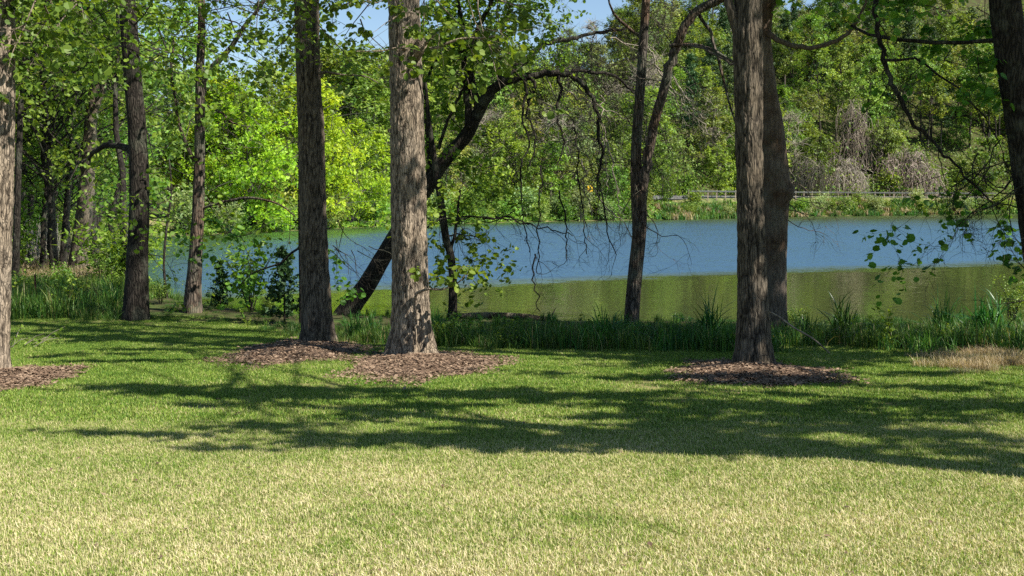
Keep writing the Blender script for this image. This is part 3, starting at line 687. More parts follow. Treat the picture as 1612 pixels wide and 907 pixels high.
# pale dead twigs hanging from the arch over the water
T = Tree('hanging_dead_branch', P(985, 45, d + .8), 'bleached bare branch tangle hanging over the water between leaning tree and forked tree', 'dead branch', bark='twig_pale')
T.bark = M['twig_pale']
for (x0, y0, x1, y1) in ((860, 120, 905, 190), (960, 60, 1015, 75), (945, 150, 960, 300), (1020, 75, 1120, 215), (1035, 110, 1090, 190), (915, 250, 935, 340), (890, 140, 990, 190), (1060, 120, 1110, 190), (940, 180, 975, 330), (930, 290, 1000, 380)):
    pp, _ = T.branch(pxpath([(x0, y0, 2.4), ((x0 + x1) / 2 + R.uniform(-8, 8), (y0 + y1) / 2, 2), (x1, y1, 1.2)], d - 1, d - .8), 5, .12, .03)
    for q in pp[2::3]: T.spray(q, ((x1 - x0) / 100, R.uniform(-.4, .4), -(y1 - y0) / 100 - .3), R.uniform(.4, 1.0), .0045, 2, .08, 0, wig=.25, seg=.12, kids=(2, 4))
T.finish()

# small tree right of the thickest trunk
b = base_at(712, 502); d = b.y
T = Tree('slim_tree', b, 'thin wavy dark tree at the water edge just right of the thickest trunk', bark='bark_dark', lsize=.1)
c = pxpath([(712, 510, 16), (713, 450, 13), (710, 405, 12), (702, 375, 12), (697, 340, 12), (690, 290, 11), (682, 240, 9), (674, 180, 7), (670, 130, 4)], d)
T.trunk(c, .12, 14)
T.branch(pxpath([(709, 400, 5), (716, 370, 5), (719, 340, 4), (724, 300, 3)], d), 6)
h, _ = T.branch(pxpath([(668, 362, 3), (690, 346, 3), (740, 341, 2.5), (790, 343, 2), (812, 333, 1.5)], d - .3), 5)
for (x0, y0, n) in ((718, 375, 4), (728, 360, 5), (697, 335, 4)):
    for k in range(n): T.spray(P(x0, y0, d), (R.uniform(-.4, 1), R.uniform(-.5, .5), R.uniform(-.7, .3)), R.uniform(.7, 1.5), .007, 2, .1, 1, .05, (2, 4), seg=.15, wig=.25)
T.finish()

# dark straight tree, left
b = base_at(215, 503); d = b.y
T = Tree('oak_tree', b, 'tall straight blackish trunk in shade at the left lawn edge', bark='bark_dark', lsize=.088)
c = pxpath([(215, 508, 40), (215, 450, 36), (217, 380, 32), (219, 300, 30), (216, 210, 28), (207, 100, 27), (200, 0, 26)], d)
T.trunk(extend(c, 18, .1, (-1, 0)), .15, 28, (.02, 22), (.3, .25, 1.0))
for k in range(30):
    q = P(R.uniform(30, 420), R.uniform(-90, 95), d + R.uniform(-3, 3))
    T.spray(q, (R.uniform(-1, 1), R.uniform(-.4, .4), R.uniform(-.4, .2)), R.uniform(1.2, 2.2), .015, 2, .05, 2, .1, (3, 4), seg=.3)
T.branch(pxpath([(212, 245, 12), (195, 232, 11), (172, 228, 9), (150, 238, 7), (140, 250, 5)], d, d + 2), 8)
for k in range(14): T.spray(P(219 + R.uniform(-5, 5), R.uniform(150, 400), d), (R.choice((-1, 1)) * R.uniform(.4, 1), R.uniform(-.5, .5), R.uniform(-.5, .3)), R.uniform(1.0, 2.4), .01, 2, .08, R.choice((0, 1, 1)), .07, (2, 4), seg=.22, wig=.25)
upper_crown(T, 10, 18, 4.5, 18, 160)
T.finish()

# slender tree with slanting limb
b = base_at(303, 492); d = b.y
T = Tree('oak_tree', b, 'slender mottled trunk at the lake edge with a slanting upper limb', bark='bark_smooth', lsize=.085)
c = pxpath([(303, 497, 29), (304, 460, 25), (308, 400, 21), (312, 330, 19), (314, 250, 17), (315, 180, 16), (315, 110, 14), (317, 50, 12), (317, 0, 11)], d)
T.trunk(extend(c, 15, .06), .15, 20, (.01, 20), (.3, .3, 2.0))
l1, _ = T.branch(pxpath([(317, 150, 10), (325, 118, 10), (345, 95, 9), (365, 72, 8), (385, 42, 7), (405, 15, 6), (425, -20, 5)], d, d - .6), 8)
l2, _ = T.branch(pxpath([(308, 255, 7), (294, 228, 6), (281, 190, 5), (275, 150, 5), (270, 110, 4), (273, 65, 3)], d, d - .4), 7)
l3, _ = T.branch(pxpath([(318, 165, 4), (345, 175, 4), (365, 192, 3), (385, 200, 2)], d, d - .5), 6)
l4, _ = T.branch(pxpath([(318, 330, 4), (350, 318, 4), (390, 312, 4), (430, 318, 3), (465, 340, 2)], d, d - 1), 6)
for lst in (l1, l2, l3, l4):
    for q in lst[3::4]: T.spray(q, (R.uniform(-.6, 1), R.uniform(-.5, .5), R.uniform(-.5, .4)), R.uniform(.7, 1.6), .008, 2, .06, 1, .07, (2, 4), seg=.2)
for k in range(16): T.spray(P(R.uniform(240, 460), R.uniform(-60, 90), d + R.uniform(-2, 2)), (R.uniform(-1, 1), R.uniform(-.4, .4), R.uniform(-.4, .2)), R.uniform(1.0, 1.8), .012, 2, .05, 2, .09, (3, 4), seg=.3)
for k in range(5): T.spray(P(R.uniform(235, 330), R.uniform(300, 370), d + R.uniform(-.5, 2)), (R.uniform(-1, 1), R.uniform(-.4, .4), -.5), R.uniform(.8, 1.6), .008, 2, .1, 1, .07, (2, 4), seg=.2)
upper_crown(T, 9, 15, 3.5, 14, 160)
T.finish()

# leaning broken tree, far left
b = base_at(122, 436); d = b.y
T = Tree('broken_tree', b, 'mossy brown leaning trunk bent over at the top, left of the blackish trunk', bark='bark_grey', lsize=.09)
c = pxpath([(120, 440, 32), (126, 390, 28), (133, 330, 25), (138, 270, 22), (142, 210, 20), (146, 160, 19), (154, 128, 18), (170, 110, 15), (186, 92, 12), (194, 62, 9), (200, 30, 7)], d, d - 1)
T.trunk(c, .2, 20, (.03, 16))
T.branch(pxpath([(142, 190, 10), (160, 150, 9), (168, 120, 8), (165, 90, 5)], d - .7), 7)
for k in range(10): T.spray(P(R.uniform(60, 210), R.uniform(90, 330), d + R.uniform(.5, 3)), (R.uniform(-1, 1), R.uniform(-.4, .4), R.uniform(-.3, .3)), R.uniform(1.2, 2.2), .012, 2, .05, 2, .12, (3, 4), seg=.3)
T.finish()

# slim stems in the left wood
slim = [((98, 428), [(98, 432, 13), (103, 360, 11), (108, 290, 10), (112, 220, 8), (118, 150, 6), (115, 60, 5)], 'slim grey stem just left of the mossy leaning trunk in the left wood'),
        ((150, 412), [(148, 418, 11), (155, 340, 10), (162, 290, 9), (172, 240, 7), (178, 160, 5), (185, 80, 4)], 'slim dark stem between the mossy leaning trunk and the blackish trunk'),
        ((24, 450), [(24, 455, 12), (26, 380, 11), (28, 300, 10), (32, 180, 9), (36, 80, 8), (38, 0, 7)], 'dark thin trunk close beside the sunlit trunk at the left edge'),
        ((47, 408), [(47, 412, 10), (48, 340, 10), (50, 280, 9), (54, 200, 8), (58, 100, 6), (60, 20, 5)], 'thin grey trunk among dry canes behind the rusty stake'),
        ((73, 400), [(73, 404, 8), (74, 330, 7), (78, 250, 6), (80, 160, 5)], 'thinnest pale stem in the left wood right of the dry canes'),
        ((262, 470), [(263, 474, 5), (258, 420, 4), (262, 360, 4), (270, 300, 3), (266, 250, 2)], 'whip thin sapling between the blackish trunk and the mottled trunk')]
for (bx, pth, lab) in slim:
    b = base_at(*bx); d = b.y
    T = Tree('slim_tree', b, lab, bark='bark_dark', lsize=.09)
    T.trunk(pxpath(pth, d), .3, 10)
    for k in range(8):
        q = R.choice(T.pts[len(T.pts) // 3:]); T.spray(q, (R.uniform(-1, 1), R.uniform(-.5, .5), R.uniform(-.2, .4)), R.uniform(1.0, 2.0), .01, 2, .04, 1, .12, (3, 4), seg=.3)
    T.finish()
# ------------------------------------------------------------------ trees outside the frame whose crowns shade the lawn
def shade_tree(x, y, label, hz=11):
    b = Vector((x, y, gzs(x, y)))
    T = Tree('shade_tree', b, label, bark='bark_grey', lsize=.15)
    c = [(b - Vector((0, 0, .1)), .27), (b + Vector((.05, 0, 2)), .23), (b + Vector((.1, .1, 5)), .2), (b + Vector((.0, .1, hz - 3)), .13), (b + Vector((.2, .1, hz)), .05)]
    T.trunk(c, .3, 20, (.02, 24), (.25, .3, x)); return T
SH = [shade_tree(5.4, 6.6, 'nearest lawn tree outside the frame on the right, shading mid lawn'),
      shade_tree(10.6, 7.6, 'second lawn tree outside the frame on the right, shading the right of the lawn'),
      shade_tree(16.0, 10.5, 'third lawn tree outside the frame on the right, farthest from the photographer')]
SH.append(shade_tree(12.2, 14.8, 'unseen tree added right of the frame to shade the bank, nearest the water', 13))  # added out of view so that its crown shades the bank
upper_crown(SH[3], 8, 13.5, 4.4, 60, 420, (-1.2, 0), .15)
BANDS = [(150, 611, 150, 4, 1.4), (260, 613, 150, 5, 1.5), (400, 618, 200, 8, 2.0), (700, 640, 150, 5, 1.3), (350, 640, 130, 4, .8), (1480, 640, 140, 6, 1.5), (1400, 590, 110, 5, 1.4), (1560, 725, 90, 8, 1.6), (330, 552, 150, 3, 1.4), (200, 536, 130, 3, 1.4), (120, 560, 110, 3, 1.0), (250, 570, 150, 2.5, 1.2), (820, 590, 60, 3, 1.2), (560, 622, 210, 9, 1.9), (780, 622, 170, 9, 1.7), (930, 628, 150, 8, 1.7), (1060, 640, 140, 9, 1.7),
         (640, 697, 150, 9, 1.8), (760, 690, 220, 13, 2.0), (960, 696, 260, 21, 2.4), (1160, 690, 220, 24, 2.4), (1030, 664, 190, 9, 2.0), (1200, 652, 190, 14, 2.2), (1330, 680, 150, 20, 1.4),
         (230, 684, 110, 5, 1.5), (330, 668, 120, 4, .8), (450, 676, 130, 6, 1.0), (520, 655, 120, 5, .9), (360, 708, 110, 4, .6), (480, 690, 90, 4, 1.0),
         (1400, 640, 130, 9, 1.6), (1530, 612, 100, 7, 1.4), (1560, 690, 90, 11, 1.5), (1440, 712, 180, 11, 1.5), (1590, 742, 60, 7, 1.2), (1320, 608, 110, 6, 1.5), (1520, 660, 100, 5, 1.5), (1640, 640, 90, 20, 1.8), (1700, 720, 80, 20, 1.8),
         (980, 596, 100, 4, 1.7), (1180, 600, 150, 7, 1.6), (1130, 620, 120, 5, .9)]
for i, (px, py, hw, hh, dens) in enumerate(BANDS):
    g0 = G(px, py); d = g0.y
    wx = hw / FPX * d; wy = max(.18, (G(px, py - hh).y - G(px, py + hh).y) / 2)
    n = int(dens * math.pi * wx * wy / .0108)
    h = R.uniform(7.6, 10.6)
    c = g0 + SUNV / SUNV.z * h
    T = min(SH, key=lambda t: (t.root.location.xy - c.xy).length)
    g = np.random.default_rng(900 + i)
    k = max(6, n // 26)
    a = g.uniform(0, 2 * math.pi, k); rr = np.sqrt(g.uniform(0, 1, k))
    dz = g.normal(size=k) * .3
    sub = np.stack([rr * np.cos(a) * wx, rr * np.sin(a) * wy, dz], 1) + np.outer(dz, np.array([SUNV.x, SUNV.y, 0]) / SUNV.z)
    C = np.repeat(sub, 27, 0)[:n]; C = C + g.normal(size=C.shape) * np.array([.22, .10, .08]) + np.array(tuple(c))
    leaves(T.leafmb, C, .15, .75, BROAD, 50 + i)
    T.limb_to(c, .05)
    for q in sub[::max(1, k // 7)]:
        q = Vector(q) + c; tube(T.twigs, [c, (c + q) / 2 + rvec(.05), q], [.02, .014, .005], 3, cap=False)
# unseen leafy boughs added to the same trees to keep the right pair, the right edge trunk and the forked tree in shade
for i, (px, py, d, rad, n) in enumerate([(1182, 540, 16.3, .55, 170), (1182, 450, 16.3, .55, 170), (1181, 350, 16.3, .5, 130), (1180, 250, 16.3, .5, 120), (1178, 130, 16.3, .5, 120), (1178, 30, 16.3, .5, 120), (1620, 300, 15.6, .6, 200), (1600, 140, 15.6, .6, 180), (1585, 20, 15.6, .6, 160),
                                         (1222, 350, 20, .5, 110), (1222, 270, 20, .4, 70), (1222, 460, 20, .45, 90), (1000, 440, 24.5, .6, 150), (1006, 340, 24.5, .6, 120), (1005, 180, 24, .6, 120), (498, 500, 18.6, .5, 110), (494, 380, 18.6, .5, 90), (490, 240, 18.6, .5, 90), (488, 90, 18.6, .5, 90), (1240, 600, 15.5, .6, 150), (1130, 596, 15.5, .6, 150),
                                         (720, 540, 19.5, .9, 260), (830, 535, 20, 1.0, 320), (940, 535, 20, 1.0, 320), (1050, 530, 20, 1.0, 300), (880, 515, 22, 1.2, 260), (760, 510, 23, 1.0, 220)]):
    h = R.uniform(6.5, 9); c = P(px, py, d) + SUNV / SUNV.z * h
    T = min(SH, key=lambda t: (t.root.location.xy - c.xy).length); T.clump(c, rad * 1.25, int(n * 2.2), .5, .15); T.limb_to(c, .045)
for T in SH: T.finish()

# ------------------------------------------------------------------ mulch beds
BEDS = []
def mulch(px, py, hw, label, y0, y1, seed):
    c = G(px, py); d = c.y; a = hw / FPX * d; bb = (G(px, y0).y - G(px, y1).y) / 2
    cy = (G(px, y0).y + G(px, y1).y) / 2; c = Vector((c.x, cy, gzs(c.x, cy)))
    BEDS.append((c.x, c.y, a, bb))
    root = empty('mulch_bed', c, label, 'mulch bed', 'mulch beds round the lawn trees')
    nr, na = 12, 48; mb = MB(); V = [(0, 0, .11)]
    def hgt(r, t): return .11 * max(0, 1 - r) ** 1.1 + .012 * math.sin(9 * t + seed) * r
    for i in range(1, nr + 1):
        for j in range(na):
            r = i / nr; t = 2 * math.pi * j / na; q = r * (1 + .13 * math.sin(3 * t + seed) + .10 * math.sin(7 * t) + .06 * math.sin(13 * t + 2 * seed))
            x, y = q * math.cos(t) * a, q * math.sin(t) * bb
            V.append((x, y, gzs(c.x + x, c.y + y) - c.z + hgt(r, t) - (.03 if i == nr else 0) + .008))
    Qs = [[1 + (i - 1) * na + j, 1 + i * na + j, 1 + i * na + (j + 1) % na, 1 + (i - 1) * na + (j + 1) % na] for i in range(1, nr) for j in range(na)]
    mb.add(np.array(V) + np.array(tuple(c)), np.array(Qs)[:, ::-1], [[0, 1 + j, 1 + (j + 1) % na] for j in range(na)], tint=.25)
    mb.build('mound', M['chip'], root)
    g = np.random.default_rng(seed); n = 11000
    t = g.uniform(0, 2 * math.pi, n); r = np.sqrt(g.uniform(0, 1, n)) * 1.05 + np.abs(g.normal(size=n)) * .14
    q = r * (1 + .13 * np.sin(3 * t + seed) + .10 * np.sin(7 * t) + .06 * np.sin(13 * t + 2 * seed))
    x, y = q * np.cos(t) * a, q * np.sin(t) * bb
    z = gz(c.x + x, c.y + y) + .11 * np.maximum(0, 1 - r) ** 1.1 + g.uniform(.012, .04, n)
    ch = MB(); leaves(ch, np.stack([c.x + x, c.y + y, z], 1), .04, .7, KITE, seed, sizevar=.5)
    tag(ch.build('wood_chips', M['chip'], root, smooth=False), kind='stuff')
mulch(662, 578, 112, 'sunlit reddish mulch round the foot of the thickest trunk', 556, 598, 1)
mulch(466, 555, 92, 'dappled low mulch mound below the second thickest trunk on the left', 538, 574, 2)
mulch(1190, 591, 116, 'dark shaded mulch mound below the right pair of trunks', 573, 608, 3)
mulch(-5, 600, 95, 'mulch mound cut by the left edge of the photo', 583, 615, 4)

# ------------------------------------------------------------------ blades and scattering
def blades(mb, X, Y, h, w, lean, seed, segs=2, curve=1.0, tint=None):
    """arching grass blades rooted at X, Y (z = 0)"""
    g = np.random.default_rng(seed); n = len(X)
    a = g.uniform(0, 2 * math.pi, n); L = h * np.clip(1 + .3 * g.normal(size=n), .4, 1.9); ln = lean * np.abs(g.normal(size=n)) + .05
    dx, dy = np.cos(a), np.sin(a); b = a + g.uniform(.6, 2.4, n); sx, sy = np.cos(b), np.sin(b)
    V = []
    for i in range(segs + 1):
        t = i / segs; hor = ln * L * t ** (1 + curve); z = L * t * (1 - .38 * np.minimum(1.6, ln) * t ** (1 + curve) * curve)
        ww = w * (1 - .35 * t) / 2
        if i < segs:
            for sgn in (-1, 1): V.append(np.stack([X + dx * hor + sgn * sx * ww, Y + dy * hor + sgn * sy * ww, z], 1))
        else: V.append(np.stack([X + dx * hor, Y + dy * hor, z], 1))
    k = 2 * segs + 1; V = np.stack(V, 1).reshape(-1, 3); off = (np.arange(n) * k)[:, None]
    Qs = [off + np.array([[2 * i, 2 * i + 1, 2 * i + 3, 2 * i + 2]]) for i in range(segs - 1)]
    tn = g.uniform(0, 1, n) if tint is None else np.clip(tint + .2 * g.normal(size=n), 0, 1)
    mb.add(V, np.concatenate(Qs) if Qs else None, off + np.array([[2 * segs - 2, 2 * segs - 1, 2 * segs]]), tint=np.repeat(tn, k))

HID = bpy.data.collections.new('patches')
def gn_scatter(name, protos, pts, rots, scl, label):
    """one object: geometry-node instances of the patch meshes on the points"""
    pc = bpy.data.collections.new(name + '_patches')
    for i, me in enumerate(protos): pc.objects.link(bpy.data.objects.new('%s_patch_%02d' % (name, i), me))
    me = make_mesh(name, np.array(pts))
    a = me.attributes.new('rot', 'FLOAT_VECTOR', 'POINT'); a.data.foreach_set('vector', np.array(rots, np.float32).ravel())
    a = me.attributes.new('scl', 'FLOAT', 'POINT'); a.data.foreach_set('value', np.array(scl, np.float32))
    o = bpy.data.objects.new(name, me); COL.objects.link(o)
    ng = bpy.data.node_groups.new(name + '_nodes', 'GeometryNodeTree')
    ng.interface.new_socket('Geometry', in_out='INPUT', socket_type='NodeSocketGeometry'); ng.interface.new_socket('Geometry', in_out='OUTPUT', socket_type='NodeSocketGeometry')
    n = ng.nodes; gi = n.new('NodeGroupInput'); go = n.new('NodeGroupOutput'); ip = n.new('GeometryNodeInstanceOnPoints'); ci = n.new('GeometryNodeCollectionInfo')
    ci.inputs['Collection'].default_value = pc; ci.inputs['Separate Children'].default_value = True; ci.inputs['Reset Children'].default_value = True
    ra = n.new('GeometryNodeInputNamedAttribute'); ra.data_type = 'FLOAT_VECTOR'; ra.inputs['Name'].default_value = 'rot'
    sa = n.new('GeometryNodeInputNamedAttribute'); sa.data_type = 'FLOAT'; sa.inputs['Name'].default_value = 'scl'
    er = n.new('FunctionNodeEulerToRotation'); rv = n.new('FunctionNodeRandomValue'); rv.data_type = 'INT'; rv.inputs['Min'].default_value = 0; rv.inputs['Max'].default_value = len(protos) - 1
    # integer sockets of the random node share names with the float ones: set the integer pair
    ints = [s for s in rv.inputs if s.type == 'INT' and s.name in ('Min', 'Max')]; ints[0].default_value = 0; ints[1].default_value = len(protos) - 1
    iout = [s for s in rv.outputs if s.type == 'INT'][0]
    L = ng.links.new
    L(gi.outputs[0], ip.inputs['Points']); L(ci.outputs[0], ip.inputs['Instance']); ip.inputs['Pick Instance'].default_value = True; L(iout, ip.inputs['Instance Index'])
    L(ra.outputs[0], er.inputs[0]); L(er.outputs[0], ip.inputs['Rotation']); L(sa.outputs[0], ip.inputs['Scale']); L(ip.outputs[0], go.inputs[0])
    md = o.modifiers.new('scatter', 'NODES'); md.node_group = ng
    return tag(o, label, None, None, 'stuff')
def rot_on_slope(x, y, rnd):
    e = .4; nx_ = -(gzs(x + e, y) - gzs(x - e, y)) / (2 * e); ny_ = -(gzs(x, y + e) - gzs(x, y - e)) / (2 * e)
    q = Vector((nx_, ny_, 1)).normalized().to_track_quat('Z', 'Y').to_matrix() @ Matrix.Rotation(rnd, 3, 'Z')
    e_ = q.to_euler(); return (e_.x, e_.y, e_.z)

def in_bed(x, y, k=.92): return any(((x - a) / c) ** 2 + ((y - b_) / d_) ** 2 < k * k for a, b_, c, d_ in BEDS)

def tuft(seed, n, h, w, r):
    g = np.random.default_rng(seed); mb = MB()
    blades(mb, g.normal(size=n) * r, g.normal(size=n) * r, h, w, .7, seed, 2, .6)
    me = mb.mesh('lawn_tuft', False); me.materials.append(M['lawn_blades']); return me
def lawn(name, y0, y1, dens, protos, label):
    g = np.random.default_rng(int(y0 * 10)); hw = .5 * y1 + 3.6
    n = int(dens * (y1 - y0) * hw * 2); x = g.uniform(-hw, hw, n); y = g.uniform(y0, y1, n)
    bare = vnoise(x * .55, y * 1.1, 0, 40) * .6 + vnoise(x * 2.2, y * 3, 0, 41) * .4
    k = (np.abs(x) < .5 * y + 3.6) & (y < lawn_edge(x) + .4 + .3 * g.normal(size=n))
    k &= g.random(n) < 1.15 - .9 * sstep(.6, .8, bare) * sstep(9, 11, y)
    for a, b_, c, d_ in BEDS: k &= ((x - a) / c) ** 2 + ((y - b_) / d_) ** 2 > .8 + .3 * g.normal(size=n)
    x, y = x[k], y[k]; n = len(x)
    gn_scatter(name, protos, np.stack([x, y, gz(x, y) - .003], 1), np.stack([np.zeros(n), np.zeros(n), g.uniform(0, 6.28, n)], 1), g.uniform(.7, 1.3, n), label)
lawn('lawn_grass', 3.6, 10, 1350, [tuft(100 + i, 13, .023, .0042, .026) for i in range(10)], 'short straw and green lawn grass in the foreground')
lawn('lawn_grass', 10, 25.6, 420, [tuft(120 + i, 15, .03, .007, .038) for i in range(10)], 'short green lawn grass under the trees')

# fallen leaves on the lawn
mb = MB(); n = 700; ys_ = rng.uniform(5, 22, n); xs_ = rng.uniform(-1, 1, n) * (.5 * ys_ + 1)
leaves(mb, np.stack([xs_, ys_, gz(xs_, ys_) + .02], 1), .032, .75, KITE, 77, tint=.15)
lo = mb.build('fallen_leaves', M['chip'], None, smooth=False); tag(lo, 'small brown fallen leaves scattered over the lawn', None, None, 'stuff')

# rough grass of the bank
def tall_patch(seed, n, h, w, mat, lean=.5, s=1.0):
    g = np.random.default_rng(seed); mb = MB(); k = max(4, n // 14)
    cx, cy = g.uniform(-.5, .5, k) * s, g.uniform(-.5, .5, k) * s; i = g.integers(0, k, n)
    blades(mb, cx[i] + g.normal(size=n) * .06, cy[i] + g.normal(size=n) * .06, h, w, lean, seed, 3, .9)
    me = mb.mesh('bank_patch', False); me.materials.append(mat); return me
def fit(x, y, h, py=None):
    """growth height factor: the strip by the water is kept low by flooding"""
    left = np.interp(x, [-11, -8.3], [1, 0]) if y < 40 else 1
    room = CAMZ - gzs(x, y) - ((503 - 72 * left) - HOR) / FPX * y
    return min(1.25 + .4 * left, max(.22, room / h))
bankP = [tall_patch(300 + i, 420, .3, .011, M['blade_bank']) for i in range(5)]
pts, rts, sc_ = [], [], []
for y in np.arange(15.5, 62, .62):
    for x in np.arange(-.52 * y - 2, .52 * y + 2, .7):
        xx, yy = x + R.uniform(-.3, .3), y + R.uniform(-.3, .3)
        if yy < lawn_edge(xx) + R.uniform(-.5, .4) or in_bed(xx, yy): continue
        if float(lake_sd(np.array([xx]), np.array([yy]))[0]) < .05: continue
        if yy > 30 and R.random() < .35: continue
        pts.append((xx, yy, gzs(xx, yy) - .01)); rts.append(rot_on_slope(xx, yy, R.uniform(0, 6.28))); sc_.append(fit(xx, yy, .42) * R.uniform(.45, 1.2))
gn_scatter('bank_grass', bankP, pts, rts, sc_, 'rough uncut grass along the near bank of the lake')
dryP = [tall_patch(320 + i, 420, .22, .009, M['dry_grass'], .9) for i in range(3)]
pts, rts, sc_ = [], [], []
for k in range(34):
    g0 = G(R.gauss(1565, 60), R.gauss(570, 9)); pts.append(tuple(g0)); rts.append(rot_on_slope(g0.x, g0.y, R.uniform(0, 6))); sc_.append(R.uniform(.3, .7))
for k in range(24):
    g0 = G(R.uniform(20, 130), R.uniform(418, 446)); pts.append(tuple(g0)); rts.append((0, 0, R.uniform(0, 6))); sc_.append(R.uniform(.9, 1.8))
gn_scatter('dry_grass', dryP, pts, rts, sc_, 'patches of dead straw coloured grass on the near bank')

# ------------------------------------------------------------------ plants of the bank, each a thing
def copy_thing(o, loc, rz, s, label, cat, group):
    c = o.copy(); COL.objects.link(c); c.location = loc; c.rotation_euler = (0, 0, rz); c.scale = (s, s, s)
    tag(c, label, cat, group)
    for ch in o.children:
        k = ch.copy(); COL.objects.link(k); k.parent = c
    return c
USED = set()
class Proto:
    """first use moves the source itself, later uses copy it with its parts"""
    def __init__(s, name, builder):
        s.root = empty(name, (0, 0, 0), None, None); builder(s.root); s.used = False
    def put(s, loc, rz, sc, label, cat, group=None):
        if not s.used:
            s.used = True; s.root.location = loc; s.root.rotation_euler = (0, 0, rz); s.root.scale = (sc,) * 3; tag(s.root, label, cat, group); return s.root
        return copy_thing(s.root, loc, rz, sc, label, cat, group)
def iris_builder(seed, n, h, w, lean, mat='strap_leaf'):
    def f(root):
        g = np.random.default_rng(seed); mb = MB()
        blades(mb, g.normal(size=n) * .10, g.normal(size=n) * .10, h, w, lean, seed, 5, 1.2); tag(mb.build('leaves', M[mat], root), kind='stuff')
    return f
iris = [Proto('iris_clump', iris_builder(400 + i, 70 + 14 * i, .62 + .06 * i, .024, .5 + .1 * (i % 3))) for i in range(5)]
stif = [Proto('reed_clump', iris_builder(420 + i, 42, .66 + .05 * i, .028, .22)) for i in range(3)]
def where(px):
    """words for the stretch of bank at photo column px"""
    marks = [(-200, 'near the left edge trunk'), (70, 'near the rusty stake'), (170, 'below the blackish trunk'), (260, 'below the mottled slender trunk'), (360, 'below the left water gap'),
             (455, 'beside the left mound trunk'), (545, 'at the foot of the leaning tree'), (600, 'beside the thickest trunk'), (690, 'by the wavy thin tree'), (770, 'below the grey log'),
             (860, 'right of the grey log'), (950, 'below the forked tree'), (1040, 'right of the forked tree'), (1110, 'left of the right pair'), (1180, 'behind the right pair'),
             (1260, 'by the bent pale stick'), (1330, 'right of the bent stick'), (1420, 'in the sunny right bank'), (1500, 'by the straw patch'), (1570, 'by the right edge')]
    return [w for a, w in marks if px >= a][-1]
ORD = ['first', 'second', 'third', 'fourth', 'fifth', 'sixth', 'seventh', 'eighth', 'ninth', 'tenth', 'eleventh', 'twelfth', 'thirteenth', 'fourteenth', 'fifteenth', 'sixteenth', 'seventeenth', 'eighteenth', 'nineteenth', 'twentieth']
def label_rows(items):
    """items: [px, look, place, put]; adds an ordinal from the left where look and place repeat"""
    by = {}
    for it in items: by.setdefault((it[1], it[2]), []).append(it)
    for (look, place), lst in by.items():
        lst.sort(key=lambda t: t[0])
        for i, it in enumerate(lst):
            if len(lst) == 1: lab = '%s %s' % (look, place)
            else: lab = ('%s %s, leftmost of %d' % (look, place, len(lst)) if i == 0 else '%s %s, %s from left' % (look, place, ORD[min(i, 19)]))
            if len(lab.split()) > 16: lab = lab.replace(' of the', ' of').replace('right of ', '').replace(' by the', ' by')
            it[3](lab)
items = []
def queue(proto, loc, rz, s, look, cat, group, place=None):
    px = px_of(loc)[0]
    items.append([px, look, place or where(px), lambda lab, a=(proto, Vector(loc), rz, s, cat, group): a[0].put(a[1], a[2], a[3], lab, a[4], a[5])])
def at_bank(px, t):
    """point on the bank at column px, t = 0 at the lawn edge, 1 at the water"""
    best = None
    for y in np.arange(15, 34, .1):
        x = (px - 806) / FPX * y * 1.0
        if best is None and y > lawn_edge(x): y0 = y; best = 1
        if best and float(lake_sd(np.array([x]), np.array([y]))[0]) < .15: break
    y = y0 + (y - y0) * t; x = (px - 806) / FPX * y
    return Vector((x, y, gzs(x, y) - .02))
for k in range(42):
    px = R.choice((R.uniform(690, 1160), R.uniform(1240, 1625), R.uniform(1240, 1625), R.uniform(530, 690), R.uniform(690, 1160)))
    t = R.uniform(.05, .98); q_ = at_bank(px, t); queue(R.choice(iris), q_, R.uniform(0, 6), fit(q_.x, q_.y, .5) * R.uniform(.8, 1.1) * (1.15 if px > 1290 else 1), 'arching strap leaved clump', 'plant', 'strap leaved clumps along the bank')
for k in range(40):
    px = R.choice((R.uniform(560, 620), R.uniform(700, 900), R.uniform(700, 1000), R.uniform(1040, 1160), R.uniform(1300, 1600)))
    q_ = at_bank(px, R.uniform(.5, .95)); queue(R.choice(stif), q_, R.uniform(0, 6), fit(q_.x, q_.y, .58) * R.uniform(.8, 1.4), 'upright spiky reed clump', 'reeds', 'spiky reeds at the water edge')

def weed_builder(seed, h, nst, lsz, mat, kite=KITE):
    def f(root):
        rr = random.Random(seed); st, lf = MB(), MB(); C = []
        for i in range(nst):
            a = rr.uniform(0, 6.28); q = Vector((rr.gauss(0, .08), rr.gauss(0, .08), 0)); pts = [q]; H = h * rr.uniform(.6, 1.1)
            for j in range(5): q = q + Vector((math.cos(a) * .05 * j * h, math.sin(a) * .05 * j * h, H / 5)); pts.append(q)
            tube(st, pts, [.006, .006, .005, .004, .003, .002], 4, cap=False)
            for p0, p1 in zip(pts[1:], pts[2:]):
                for m in range(5): C.append(p0 + (p1 - p0) * rr.random() + Vector((rr.gauss(0, .06), rr.gauss(0, .06), rr.gauss(0, .03))))
        leaves(lf, [tuple(c) for c in C], lsz, .5, kite, seed)
        st.build('stem', M['bark_dark'], root); tag(lf.build('leaves', M[mat], root, smooth=False), kind='stuff')
    return f
weeds = [Proto('leafy_weed', weed_builder(500 + i, .7 + .15 * i, 7, .1, 'leaf_mid')) for i in range(4)]
for k in range(84):
    px = R.choice((R.uniform(20, 540), R.uniform(20, 330), R.uniform(20, 330), R.uniform(230, 540), R.uniform(1240, 1612), R.uniform(690, 1150)))
    q_ = at_bank(px, R.uniform(.0, .7)); queue(R.choice(weeds), q_, R.uniform(0, 6), fit(q_.x, q_.y, .75) * R.uniform(.6, 1.1), 'leafy green weed', 'weed', 'leafy weeds on the near bank')
